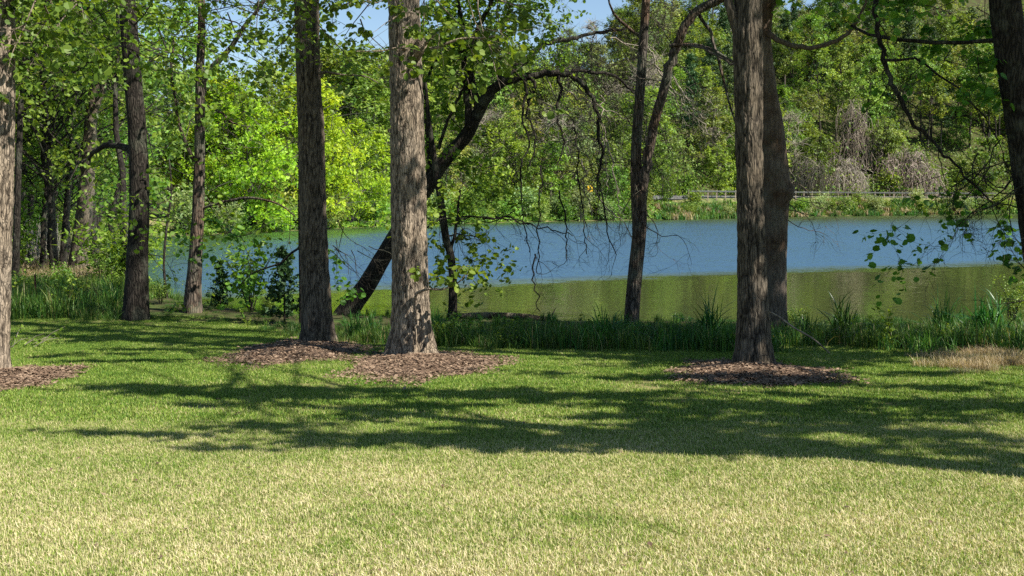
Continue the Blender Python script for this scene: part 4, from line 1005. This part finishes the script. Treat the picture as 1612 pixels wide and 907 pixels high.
def bush_builder(seed, h, rad, n, lsz, mat, bark='bark_dark', nst=9, up=.5):
    def f(root):
        rr = random.Random(seed); g = np.random.default_rng(seed); st, lf = MB(), MB(); C = []
        for i in range(nst):
            a = rr.uniform(0, 6.28); e = Vector((math.cos(a) * rad * rr.uniform(.2, 1), math.sin(a) * rad * rr.uniform(.2, 1), h * rr.uniform(.5, 1)))
            tube(st, [Vector((0, 0, -.1)), e * .5 + Vector((0, 0, h * .12)), e], [.02 * h / 2, .013 * h / 2, .004], 4, cap=False)
            m = n // nst; t = g.uniform(.25, 1.05, m)[:, None]
            C.append(np.array(tuple(e)) * t + np.array([0, 0, .12 * h]) * (1 - t) * t * 4 + g.normal(size=(m, 3)) * rad * .22)
        C = np.concatenate(C); C[:, 2] = np.abs(C[:, 2]) + .03
        leaves(lf, C, lsz, up, KITE, seed)
        st.build('stem', M[bark], root); tag(lf.build('foliage', M[mat], root, smooth=False), kind='stuff')
    return f
nb = [Proto('bank_shrub', bush_builder(600 + i, 1.3 + .3 * i, .8, 900, .09, ('leaf_mid', 'leaf_near', 'leaf_far')[i])) for i in range(3)]
def conifer_builder(seed, h):
    def f(root):
        rr = random.Random(seed); g = np.random.default_rng(seed); tr, lf = MB(), MB(); tube(tr, [(0, 0, -.1), (0, 0, h * .5), (.02, 0, h)], [.025, .016, .003], 6)
        C = []
        for i in range(46):
            z = h * (.08 + .9 * i / 46); a = rr.uniform(0, 6.28); r = (1 - z / h) * h * .3 + .05; e = Vector((math.cos(a) * r, math.sin(a) * r, z + r * .25))
            tube(tr, [(0, 0, z), tuple(e)], [.008, .002], 3, cap=False)
            t = g.uniform(.2, 1, 40)[:, None]; C.append(np.array([0, 0, z]) * (1 - t) + np.array(tuple(e)) * t + g.normal(size=(40, 3)) * .03)
        leaves(lf, np.concatenate(C), .09, .3, KITE, seed)
        tr.build('trunk', M['bark_dark'], root); tag(lf.build('foliage', M['needle'], root, smooth=False), kind='stuff')
    return f
con = Proto('cedar_sapling', conifer_builder(3, 1.7))
con.put(at_bank(446, .35), 0, 1.0, 'small dark cedar sapling left of the left mound trunk', 'sapling')
con.put(at_bank(345, .6), 2, .75, 'smaller dark cedar sapling right of the mottled slender trunk', 'sapling')
for (px, t, s, i, look) in ((393, .8, 1.5, 1, 'sunlit light green shrub'), (335, .7, 1.0, 0, 'leafy shrub'), (250, .4, .9, 2, 'leafy shrub'), (180, .5, 1.2, 0, 'leafy shrub'), (90, .6, 1.3, 1, 'leafy shrub'), (130, .3, .9, 2, 'leafy shrub'),
                      (50, .4, 1.1, 0, 'leafy shrub'), (420, .5, .8, 2, 'leafy shrub'), (1600, .8, 1.3, 2, 'leafy shrub'), (1255, .4, .8, 1, 'leafy shrub'), (160, .9, 1.5, 2, 'leafy shrub'), (215, .9, 1.1, 0, 'leafy shrub'), (300, .8, .8, 2, 'leafy shrub')):
    queue(nb[i], at_bank(px, t), R.uniform(0, 6), s * (.45 if look == 'leafy shrub' else .8), look, 'shrub', 'shrubs on the near bank')
label_rows(items); items = []

# dry canes in the left wood
for (px, py, n, lab) in ((48, 412, 26, 'stand of dry tan canes beside the dark thin trunk'), (66, 408, 30, 'stand of dry tan canes just right of the thin grey trunk'), (90, 410, 24, 'short stand of dry tan canes left of the mossy leaning trunk')):
    c0 = base_at(px, py); root = empty('dry_canes', c0, lab, 'canes', 'dry canes in the left wood'); mb = MB()
    for k in range(n):
        q = c0 + Vector((R.gauss(0, .35), R.gauss(0, .5), 0)); tp = q + Vector((R.gauss(0, .15), R.gauss(0, .15), R.uniform(.9, 1.9))); tube(mb, [q, (q + tp) / 2 + rvec(.03), tp], [.016, .013, .006], 4)
    tag(mb.build('cane', M['dry_cane'] if 'dry_cane' in M else M['twig_pale'], root), kind='stuff')

# rusty stake, grey log, bent pale stick, cut twig on the lawn
c0 = base_at(57, 492); d = c0.y; root = empty('metal_stake', c0, 'thin rusty metal stake upright in the weeds at the left', 'stake')
mb = MB(); top = P(59, 432, d); w_ = .022
for (dx, dy) in ((w_, .004), (.004, w_)):
    V = [(sx * dx, sy * dy, z) for z in (-.2, top.z - c0.z) for sx, sy in ((-1, -1), (1, -1), (1, 1), (-1, 1))]
    mb.add(np.array(V) + np.array(tuple(c0)) + np.array([0, 0.002 * (dx > dy), 0.003 * (dx > dy)]), [[0, 1, 5, 4], [1, 2, 6, 5], [2, 3, 7, 6], [3, 0, 4, 7], [4, 5, 6, 7]])
mb.build('stake', M['post_rust'], root, smooth=False)
p0, p1 = at_bank(715, .93), at_bank(868, .93); root = empty('fallen_log', p0, 'weathered grey log lying along the bank between wavy thin tree and forked tree', 'log'); mb = MB()
zz = P(740, 497, p0.y).z
lp, lr = smooth_path([(Vector((p0.x, p0.y, zz - .02)), .07), (Vector(((p0.x * 2 + p1.x) / 3, p0.y + .05, zz)), .085), (Vector(((p0.x + 2 * p1.x) / 3, p1.y + .1, zz + .02)), .08), (Vector((p1.x, p1.y, zz - .05)), .05)], .08)
tube(mb, lp, lr, 12, bark=(.015, 24)); mb.build('trunk', M['bark_smooth'], root)
mb = MB(); q = lp[-3]; tube(mb, [q, q + Vector((.15, 0, .12)), q + Vector((.22, .05, .26))], [.03, .02, .008], 6); mb.build('branch', M['bark_smooth'], root)
d1 = T3.root.location.y + .6
ctrl = pxpath([(1205, 488, 2.4), (1225, 498, 3), (1250, 516, 3), (1275, 530, 3), (1292, 543, 2.6), (1306, 556, 2)], d1, d1 - .4, .9)
root = empty('bent_stick', ctrl[-1][0], 'pale bare stick leaning against the right pair of trunks, bent to the ground', 'stick'); mb = MB()
pp, rr_ = smooth_path(ctrl, .06); tube(mb, pp, rr_, 6); mb.build('stick', M['dead_wood'], root)
for i, (px, py) in enumerate(((20, 545), (42, 538), (66, 534))):
    pass
c0 = base_at(40, 548); root = empty('cut_sprig', c0, 'leafy cut sprig lying on the lawn beside the left edge trunk', 'sprig'); tw, lf = MB(), MB(); C = []
for k in range(9):
    a = c0 + Vector((R.uniform(-.3, .3), R.uniform(-.2, .2), .02)); e = a + Vector((R.uniform(.1, .5), R.uniform(-.1, .2), R.uniform(.1, .4))); tube(tw, [a, (a + e) / 2 + Vector((0, 0, .05)), e], [.006, .005, .002], 4); C += [tuple(a + (e - a) * R.random()) for _ in range(7)]
leaves(lf, C, .08, .5, KITE, 5); tw.build('twig', M['twig_pale'], root); tag(lf.build('leaves', M['leaf_near'], root, smooth=False), kind='stuff')
# ------------------------------------------------------------------ trees and shrubs of the far shore and hillside
def decid(seed, H, rx, base, ncl, nlf, lsz, mat, bark='bark_far', shape=1.0, tr=.17, up=.45, crad=.26, bare=0):
    def f(root):
        rr = random.Random(seed); g = np.random.default_rng(seed); tk, lf = MB(), MB()
        lean = Vector((rr.gauss(0, .05), rr.gauss(0, .05), 0)) * H
        def ax(z): return Vector((lean.x * (z / H) ** 2, lean.y * (z / H) ** 2, z))
        tube(tk, [ax(-.6), ax(H * .25), ax(H * .55), ax(H * .93)], [tr * 1.25, tr * .85, tr * .55, .03], 7)
        Cs, TN = [], []
        for i in range(ncl):
            a = rr.uniform(0, 6.28); u = rr.uniform(0, 1); z = base + (H - base) * u
            prof = (math.sin(math.pi * min(1, .12 + .88 * u) ** shape)) ** .7
            r = rx * prof * math.sqrt(rr.uniform(.12, 1)); c = ax(z) + Vector((math.cos(a) * r, math.sin(a) * r, 0))
            z0 = max(base * .7, z - r * .7)
            tube(tk, [ax(z0), ax((z0 + z) / 2) * .5 + c * .5 + Vector((0, 0, -.15)), c], [tr * .32, tr * .2, .025], 4, cap=False)
            for b_ in range(3 + bare * 6):
                e = c + Vector((rr.gauss(0, 1), rr.gauss(0, 1), rr.gauss(0, .8))) * rx * .3; tube(tk, [c, (c + e) / 2 + Vector((rr.gauss(0, .1), rr.gauss(0, .1), .1)), e], [.045, .03, .012], 3, cap=False)
            m = int(nlf / ncl * rr.uniform(.5, 1.5)); cr = rx * crad * rr.uniform(.7, 1.3)
            k = max(2, m // 14); TN.append(np.full(min(m, k * 14), rr.gauss(.5, .2))); sub = g.normal(size=(k, 3)) * np.array([cr, cr, cr * .55]) * .7
            Cs.append(np.repeat(sub, 14, 0)[:m] + g.normal(size=(min(m, k * 14), 3)) * cr * .22 + np.array(tuple(c)))
        C = np.concatenate(Cs); o = C - np.array([0, 0, (H + base) / 2]); o /= np.linalg.norm(o, axis=1)[:, None] + 1e-6
        leaves(lf, C, lsz, up, KITE, seed, outward=o * .35, tint=np.concatenate(TN))
        tk.build('trunk', M[bark], root); tag(lf.build('foliage', M[mat], root, smooth=False), kind='stuff')
    return f
def pine(seed, H, rx, n, mat='needle'):
    def f(root):
        rr = random.Random(seed); g = np.random.default_rng(seed); tk, lf = MB(), MB(); tube(tk, [(0, 0, -.6), (0, 0, H * .5), (.1, 0, H)], [.24, .17, .03], 7)
        Cs = []
        for i in range(34):
            z = H * (.38 + .6 * i / 34); a = rr.uniform(0, 6.28); r = rx * (1.08 - (z / H) ** 2) * rr.uniform(.5, 1.1); c = Vector((math.cos(a) * r, math.sin(a) * r, z + .1 * r))
            tube(tk, [(0, 0, z - .2 * r), tuple(c)], [.05, .015], 4, cap=False)
            m = n // 34; t = g.uniform(.35, 1.05, m)[:, None]; Cs.append(np.array([0, 0, z]) * (1 - t) + np.array(tuple(c)) * t + g.normal(size=(m, 3)) * np.array([.45, .45, .2]))
        leaves(lf, np.concatenate(Cs), .42, .35, KITE, seed); tk.build('trunk', M['bark_far'], root); tag(lf.build('foliage', M[mat], root, smooth=False), kind='stuff')
    return f
FAR = {'green': [Proto('broadleaf_tree', decid(700 + i, 15 + i, 4.6, 3.0, 46, 5200, .42, 'leaf_far')) for i in range(4)],
       'pale': [Proto('budding_tree', decid(720 + i, 15 + i, 4.0, 4.0, 40, 3000, .33, 'leaf_pale', bare=1)) for i in range(3)],
       'olive': [Proto('budding_tree', decid(730 + i, 14 + i, 4.2, 3.0, 42, 4200, .36, 'leaf_olive')) for i in range(2)],
       'fresh': [Proto('broadleaf_tree', decid(740 + i, 11 + i, 4.2, 1.2, 46, 5200, .42, 'leaf_mid')) for i in range(3)],
       'pine': [Proto('pine_tree', pine(750 + i, 20 + 2 * i, 3.6, 4200)) for i in range(3)],
       'tall': [Proto('tall_tree', decid(780 + i, 21 + i, 4.2, 12, 34, 3800, .42, 'leaf_far', 'bark_dark', tr=.26)) for i in range(2)],
       'bare': [Proto('bare_tree', decid(760 + i, 13 + i, 3.6, 4.0, 34, 500, .3, 'leaf_pale', 'twig_pale', bare=2)) for i in range(2)],
       'shrub': [Proto('shrub', bush_builder(770 + i, 3.4 + .5 * i, 2.4, 1500, .36, ('leaf_far', 'leaf_mid', 'leaf_olive', 'leaf_pale')[i], 'bark_far', 12)) for i in range(4)]}
LOOK = {'tall': 'tall straight trunked tree', 'green': 'green leafy tree', 'pale': 'pale budding tree', 'olive': 'olive budding tree', 'fresh': 'fresh green low tree', 'pine': 'dark tall pine', 'bare': 'nearly bare grey tree', 'shrub': 'leafy shrub'}
CATS = {'shrub': 'shrub'}
def column(px):
    m = [(-300, 'left of the blackish trunk'), (215, 'behind the blackish trunk'), (310, 'right of the mottled trunk'), (490, 'right of left mound trunk'), (620, 'behind the thickest trunk'), (690, 'beyond the leaning tree'),
         (800, 'beyond the hanging twigs'), (905, 'by the yellow sign'), (985, 'behind the forked tree'), (1075, 'left of the right pair'), (1160, 'behind the right pair'), (1245, 'right of the burl'),
         (1350, 'above the guardrail middle'), (1440, 'above the guardrail end'), (1530, 'beside the right edge trunk'), (1620, 'beyond the right edge')]
    return [w for a, w in m if px >= a][-1]
placed = []
def free(x, y, r):
    return all((x - a) ** 2 + (y - b) ** 2 > r * r for a, b in placed)
FS = [i for i in range(len(LAKE)) if LAKE[i][1] >= 74 and LAKE[i][0] < 165]
def shore(px_goal):
    """far shore point at the photo column, by marching out from the camera"""
    X = (px_goal - 806) / FPX
    ds = np.arange(60, 300, .5); s = lake_sd(X * ds, ds)
    i = np.argmax((s[1:] > 0) & (s[:-1] <= 0)) if ((s[1:] > 0) & (s[:-1] <= 0)).any() else 0
    return Vector((X * ds[i + 1], ds[i + 1], 0))
OPEN = [(1342, 42, 38), (1425, 26, 42), (1265, 22, 30), (1470, 46, 70)]
def put_far(kind, px, back, s=None, rmin=3.0, row=None, place=None):
    sh = shore(px) if px > 285 else Vector(((px - 806) / FPX * 75, 75, 0))
    y = sh.y + back; x = (px - 806) / FPX * y
    if not free(x, y, rmin) or (kind != 'shrub' and ((325 < px < 612 and back < 13) or (back > 9 and any(abs(px - a) < w and back < b_ for a, b_, w in OPEN)))): return False
    placed.append((x, y)); z = gzs(x, y)
    rw = row or ('on the shore' if back < 7 else 'low on the slope' if back < 42 else 'halfway up' if back < 85 else 'high on the slope')
    queue(R.choice(FAR[kind]), Vector((x, y, z - .1)), R.uniform(0, 6.28), s or R.uniform(.8, 1.2), LOOK[kind] + ' ' + rw + ',', CATS.get(kind, 'tree'), {'shrub': 'shrubs of the far shore'}.get(kind, 'trees of the far shore'), place or column(px))
    return True
# snags wrapped in dead brown vines
def vine_builder(seed, H, rb, n):
    def f(root):
        rr = random.Random(seed); g = np.random.default_rng(seed); st, lf = MB(), MB(); tube(st, [(0, 0, -.5), (.2, 0, H * .5), (.1, .1, H)], [.3, .22, .1], 7)
        tops = [Vector((rr.gauss(0, .5), rr.gauss(0, .5), 0)) * rb + Vector((0, 0, H * rr.uniform(.3, .95))) for _ in range(16)]; tops[0] = Vector((0, 0, H))
        for i in range(n):
            t = rr.choice(tops); a = rr.uniform(0, 6.28); q = t + Vector((rr.gauss(0, .24) * rb, rr.gauss(0, .24) * rb, rr.gauss(0, .1) * H)); pts = [q]
            L = rr.uniform(.2, .75) * H; out = rr.uniform(.1, .5) * rb
            for j in range(5):
                u = (j + 1) / 5; q = q + Vector((math.cos(a) * out * .34 * (1 - u) + rr.gauss(0, .3), math.sin(a) * out * .34 * (1 - u) + rr.gauss(0, .3), -L / 5 * (.3 + 1.4 * u) + rr.gauss(0, .1))); pts.append(Vector((q.x, q.y, max(q.z, 0))))
            tube(lf, pts, [.045, .04, .04, .035, .03, .02], 3, cap=False, tint=rr.random())
        C = np.array([tuple(rr.choice(tops) + Vector((rr.gauss(0, .3) * rb, rr.gauss(0, .3) * rb, -abs(rr.gauss(0, .3)) * H))) for _ in range(1000)]); C[:, 2] = np.abs(C[:, 2])
        gl = MB(); leaves(gl, C, .4, .5, KITE, seed); tag(gl.build('foliage', M['leaf_far'], root, smooth=False), kind='stuff')
        st.build('trunk', M['bark_far'], root); tag(lf.build('vines', M['vine'], root, smooth=False), kind='stuff')
    return f
VS = [Proto('vine_covered_snag', vine_builder(860, 11, 3.6, 900)), Proto('vine_covered_snag', vine_builder(861, 7, 3.6, 800))]
for (px, back, s, i, lab) in ((1342, 40, 1.2, 0, 'tall brown vine draped snag on the slope above the guardrail'), (1322, 26, 1.0, 1, 'brown vine heap below the tall vine draped snag'), (1425, 24, 1.35, 1, 'broad brown vine mound behind the middle of the guardrail'), (1265, 20, 1.0, 1, 'grey brown vine mound just right of the burl')):
    sh = shore(px); y = sh.y + back; x = (px - 806) / FPX * y; placed.append((x, y)); VS[i].put(Vector((x, y, gzs(x, y) - .2)), R.uniform(0, 6), s, lab, 'snag', 'vine covered snags on the hillside')

# shoreline shrubs
for k in range(130):
    px = R.uniform(290, 1640)
    if 1075 < px < 1560:
        put_far('shrub', px, R.uniform(.2, 6), R.uniform(.3, .75), 1.3)
    else: put_far('shrub', px, R.uniform(-.3, 5), R.uniform(.5, 1.0), 1.6)
for k in range(16): put_far('tall', R.uniform(1385, 1570), R.uniform(38, 62), R.uniform(.9, 1.15), 3)
for k in range(9): put_far('tall', R.uniform(1240, 1385), R.uniform(46, 80), R.uniform(.9, 1.15), 3)
for k in range(22): put_far('green', R.uniform(475, 650), R.uniform(26, 62), R.uniform(1.1, 1.35), 3.5)
for k in range(26): put_far(R.choice(('green', 'pale', 'green')), R.uniform(640, 900), R.uniform(45, 105), R.uniform(1.1, 1.3), 4)
# fresh trees just behind the shore, left and middle
for k in range(44):
    px = R.uniform(300, 1075); put_far(R.choice(('fresh', 'fresh', 'green', 'pale', 'olive')), px, R.uniform(4, 24), R.uniform(.55, .95), 3.4)
for k in range(16):
    px = R.uniform(300, 700); put_far(R.choice(('green', 'green', 'pale')), px, R.uniform(14, 50), R.uniform(.7, 1.0), 4)
# the hillside
for k in range(700):
    px = R.uniform(560, 1660); back = 16 + 105 * R.random() ** .9
    if px > 1030:
        kind = R.choice(('green', 'pale', 'pine', 'olive', 'fresh', 'green', 'fresh', 'pine', 'green', 'bare')) if back > 34 else R.choice(('shrub', 'fresh', 'green', 'shrub', 'olive', 'fresh', 'pale'))
    else: kind = R.choice(('green', 'pale', 'olive', 'fresh', 'pale', 'bare'))
    if len(placed) > 400: break
    put_far(kind, px, back, R.uniform(.75, 1.15) if kind != 'shrub' else R.uniform(.8, 1.4), 3.9)
for k in range(70): put_far(R.choice(('green', 'pale', 'fresh')), R.uniform(1000, 1650), R.uniform(84, 140), 1.1, 4)
for k in range(16): put_far('shrub', R.uniform(1385, 1560), R.uniform(16, 44), R.uniform(.8, 1.3), 3)

# left wood: layered leafy trees between the near bank and the cove
LW = [Proto('woodland_tree', decid(800 + i, 12 + i, 3.6, 1.9 + .8 * i, 66, 11000, .17, ('leaf_mid', 'leaf_near', 'leaf_mid')[i], 'bark_dark', tr=.13, crad=.24)) for i in range(3)]
wood = []
for k in range(60):
    y = R.uniform(36, 74); x = -R.uniform(.31, .52) * y
    if float(lake_sd(np.array([x]), np.array([y]))[0]) < .6: continue
    if all((x - a) ** 2 + (y - b_) ** 2 > 9 for a, b_ in wood):
        wood.append((x, y)); queue(R.choice(LW), Vector((x, y, gzs(x, y) - .1)), R.uniform(0, 6.28), R.uniform(.75, 1.1), 'leafy woodland tree', 'tree', 'trees of the left wood', ('before the cove,' if y < 55 else 'at the far end,') + (' near the left edge' if px_of((x, y, 3))[0] < 90 else ' by the mossy leaning trunk' if px_of((x, y, 3))[0] < 190 else ' behind the blackish trunk'))
for k in range(16):
    px = R.uniform(-60, 330); put_far('green', px, R.uniform(2, 45) + (0 if px < 285 else 8), R.uniform(.8, 1.1), 3.5, 'at the end of the cove')
def stem_builder(seed):
    def f(root):
        rr = random.Random(seed); g = np.random.default_rng(seed); tk, lf = MB(), MB(); q = Vector((0, 0, -.3)); pts = [q]
        for i in range(8): q = q + Vector((rr.gauss(0, .18), rr.gauss(0, .1), 1.2)); pts.append(q)
        tube(tk, pts, [.11, .1, .095, .09, .08, .07, .06, .045, .02], 8); C = []
        for i in range(26):
            k = rr.randint(2, 8); e = pts[k] + Vector((rr.gauss(0, 1), rr.gauss(0, 1), rr.uniform(-.3, .7))); tube(tk, [pts[k], (pts[k] + e) / 2 + Vector((0, 0, .1)), e], [.022, .014, .006], 4, cap=False)
            C += [tuple(pts[k] + (e - pts[k]) * rr.uniform(.5, 1.1) + Vector((rr.gauss(0, .2), rr.gauss(0, .2), rr.gauss(0, .1)))) for _ in range(16 if k > 4 else 5)]
        leaves(lf, C, .14, .5, KITE, seed); tk.build('trunk', M['bark_dark'], root); tag(lf.build('foliage', M['leaf_near'], root, smooth=False), kind='stuff')
    return f
ST_ = [Proto('slim_tree', stem_builder(810 + i)) for i in range(3)]
for px, y in ((62, 37), (84, 40), (168, 40), (186, 34), (36, 42)):
    x = (px - 806) / FPX * y
    if float(lake_sd(np.array([x]), np.array([y]))[0]) < .3: continue
    queue(R.choice(ST_), Vector((x, y, gzs(x, y))), R.uniform(0, 6), R.uniform(.8, 1.1), 'slim dark wavy stem', 'tree', 'slim stems of the left wood', 'in the left wood' + (' by the canes' if px < 100 else ' by the leaning trunk' if px < 180 else ' by the blackish trunk'))
us = [Proto('woodland_shrub', bush_builder(820 + i, 2.2, 1.5, 1500, .15, ('leaf_mid', 'leaf_near', 'leaf_mid')[i])) for i in range(3)]
for k in range(16):
    y = R.uniform(31, 66); x = -R.uniform(.33, .5) * y
    if float(lake_sd(np.array([x]), np.array([y]))[0]) < .4: continue
    queue(R.choice(us), Vector((x, y, gzs(x, y) - .05)), R.uniform(0, 6), R.uniform(.6, 1.2), 'leafy undergrowth shrub', 'shrub', 'shrubs of the left wood', 'in the left wood' + (' front,' if y < 40 else ' middle,' if y < 52 else ' back,') + (' by the canes' if px_of((x, y, 1))[0] < 100 else ' by the leaning trunk'))
label_rows(items); items = []

# the bright yellow green trees across the cove
YB = [Proto('maple_tree', decid(840 + i, 14.5, 5.6, .8, 84, 15000, .34, 'leaf_bright', crad=.2, shape=.9)) for i in range(2)]
for (px, back, s, i, lab) in ((395, 3, .92, 0, 'brightest yellow green tree, leftmost, overhanging the water across the cove'), (470, 5, .98, 1, 'bright yellow green tree partly hidden by the left mound trunk across the cove'), (555, 3, .78, 0, 'bright yellow green tree overhanging the water between the two thickest left trunks'),
                              (340, 9, .9, 1, 'bright yellow green tree directly behind the mottled slender trunk across the cove')):
    sh = shore(px); y = sh.y + back; x = (px - 806) / FPX * y; YB[i].put(Vector((x, y, gzs(x, y) - .2)), R.uniform(0, 6), s, lab, 'tree', 'bright trees across the cove')

for k in range(7): put_far('shrub', R.uniform(1030, 1085), R.uniform(4, 9), R.uniform(.7, 1.0), 1.6)
# undergrowth of the far slope
mb = MB(); g = np.random.default_rng(5); n = 70000
pxs = g.uniform(280, 1660, n); X_ = (pxs - 806) / FPX
shy = np.array([shore(p).y for p in np.linspace(280, 1660, 70)]); sy_ = np.interp(pxs, np.linspace(280, 1660, 70), shy)
bk = np.where(g.random(n) < .3, g.uniform(.3, 9, n), 10 + 100 * g.random(n) ** 1.3)
yy_ = sy_ + bk; xx_ = X_ * yy_; keep = ~((bk > 7.5) & (bk < 17) & (pxs > 1060)); xx_, yy_, bk = xx_[keep], yy_[keep], bk[keep]
hh_ = np.where(bk < 9, g.uniform(0, .5, len(bk)), g.uniform(0, 2.6, len(bk)) * vnoise(xx_ * .15, yy_ * .15, 0, 21) * 1.6)
leaves(mb, np.stack([xx_, yy_, gz(xx_, yy_) + hh_], 1), .42, .5, KITE, 31)
tag(mb.build('undergrowth', M['leaf_far'], None, smooth=False), 'low leafy undergrowth over the far bank and slope', None, None, 'stuff')

# tall rough grass on the far bank
pts, rts, sc_ = [], [], []
for k in range(700):
    px = R.uniform(1040, 1640); sh = shore(px); y = sh.y + R.uniform(.2, 7.5); x = (px - 806) / FPX * y
    pts.append((x, y, gzs(x, y) - .05)); rts.append((0, 0, R.uniform(0, 6.28))); sc_.append(R.uniform(1.6, 3.2))
gn_scatter('far_bank_grass', [tall_patch(340 + i, 160, .3, .04, M['blade_bank' if i < 4 else 'dry_grass'], .6) for i in range(5)], pts, rts, sc_, 'tall rough grass on the bank below the guardrail')

# ------------------------------------------------------------------ road, guardrail and sign across the lake
line = []
for px in np.linspace(1030, 1640, 60):
    sh = shore(px); y = sh.y + 9.0; x = (px - 806) / FPX * y; line.append((x, y))
line = np.array(line); tn_ = np.gradient(line, axis=0); tn_ /= np.linalg.norm(tn_, axis=1)[:, None]; nrm = np.stack([-tn_[:, 1], tn_[:, 0]], 1)
V = []
for (x, y), (a, b_) in zip(line, nrm):
    z = 3.62
    for o_, dz in ((.9, -.6), (.9, -.02), (6.4, .02), (6.4, -.6)): V.append((x + a * o_, y + b_ * o_, z + dz))
Qd = [[4 * i + j, 4 * i + 4 + j, 4 * i + 5 + j, 4 * i + 1 + j] for i in range(len(line) - 1) for j in range(3)]
rd = make_mesh('road', V, np.array(Qd)[:, ::-1], smooth=False); rd.materials.append(M['asphalt']); ro = bpy.data.objects.new('road', rd); COL.objects.link(ro); tag(ro, 'grey lakeside road behind the guardrail', None, None, 'structure')
gi0, gi1 = 5, 53
L0 = Vector((line[gi0][0], line[gi0][1], 3.62)); root = empty('guardrail', L0, 'pale steel guardrail on posts along the road across the lake', 'guardrail')
mb = MB(); prof = [(-.0, .56), (.04, .59), (.04, .63), (.0, .66), (.0, .70), (.04, .73), (.04, .77), (0, .80), (-.02, .80), (-.02, .56)]
Vv = []
for (x, y), (a, b_) in zip(line[gi0:gi1], nrm[gi0:gi1]):
    for o_, z in prof: Vv.append((x - a * o_, y - b_ * o_, 3.62 + z))
m_ = len(prof); Qd = [[m_ * i + j, m_ * (i + 1) + j, m_ * (i + 1) + (j + 1) % m_, m_ * i + (j + 1) % m_] for i in range(gi1 - gi0 - 1) for j in range(m_)]
mb.add(Vv, Qd); mb.build('rail', M['steel'], root, smooth=False)
s_ = np.concatenate([[0], np.cumsum(np.linalg.norm(np.diff(line[gi0:gi1], axis=0), axis=1))])
pme = None
for t in np.arange(.3, s_[-1], 2.7):
    x = np.interp(t, s_, line[gi0:gi1, 0]); y = np.interp(t, s_, line[gi0:gi1, 1])
    if pme is None:
        mb = MB(); V = [(a, b_, z) for z in (-.8, .9) for a, b_ in ((-.09, .03), (.09, .03), (.09, .2), (-.09, .2))]
        mb.add(V, [[0, 1, 5, 4], [1, 2, 6, 5], [2, 3, 7, 6], [3, 0, 4, 7], [4, 5, 6, 7]]); pme = mb.mesh('post', False); pme.materials.append(M['dead_wood'])
    o = bpy.data.objects.new('post', pme); COL.objects.link(o); o.parent = root; o.location = Vector((x, y, 3.62)) - L0
# yellow chevron board on its post
sh = shore(929); y = sh.y + 6.5; q = P(929, 297.5, y); zg = gzs(q.x, y)
root = empty('road_sign', Vector((q.x, y, zg)), 'small yellow chevron road sign among the trees across the lake', 'road sign')
def box(mb, x0, x1, y0, y1, z0, z1):
    mb.add([(x0, y0, z0), (x1, y0, z0), (x1, y1, z0), (x0, y1, z0), (x0, y0, z1), (x1, y0, z1), (x1, y1, z1), (x0, y1, z1)], [[0, 3, 2, 1], [4, 5, 6, 7], [0, 1, 5, 4], [1, 2, 6, 5], [2, 3, 7, 6], [3, 0, 4, 7]])
mb = MB(); box(mb, q.x - .04, q.x + .04, y + .03, y + .1, zg - .4, q.z + .4); mb.build('post', M['steel'], root, smooth=False)
mb = MB(); box(mb, q.x - .36, q.x + .36, y, y + .02, q.z - .46, q.z + .46); mb.build('panel', M['sign_yellow'], root, smooth=False)
mb = MB()
for sgn in (-1, 1):
    V = [(q.x - .24, sgn * .4), (q.x - .02, sgn * .4), (q.x + .26, 0), (q.x + .04, 0)]
    V3 = [(a, yy, q.z + b_) for yy in (y - .006, y - .0005) for a, b_ in V]; Qq = [[0, 1, 2, 3], [7, 6, 5, 4]] + [[i, (i + 1) % 4, 4 + (i + 1) % 4, 4 + i] for i in range(4)]
    mb.add(V3, Qq)
mb.build('chevron', M['sign_black'], root, smooth=False)
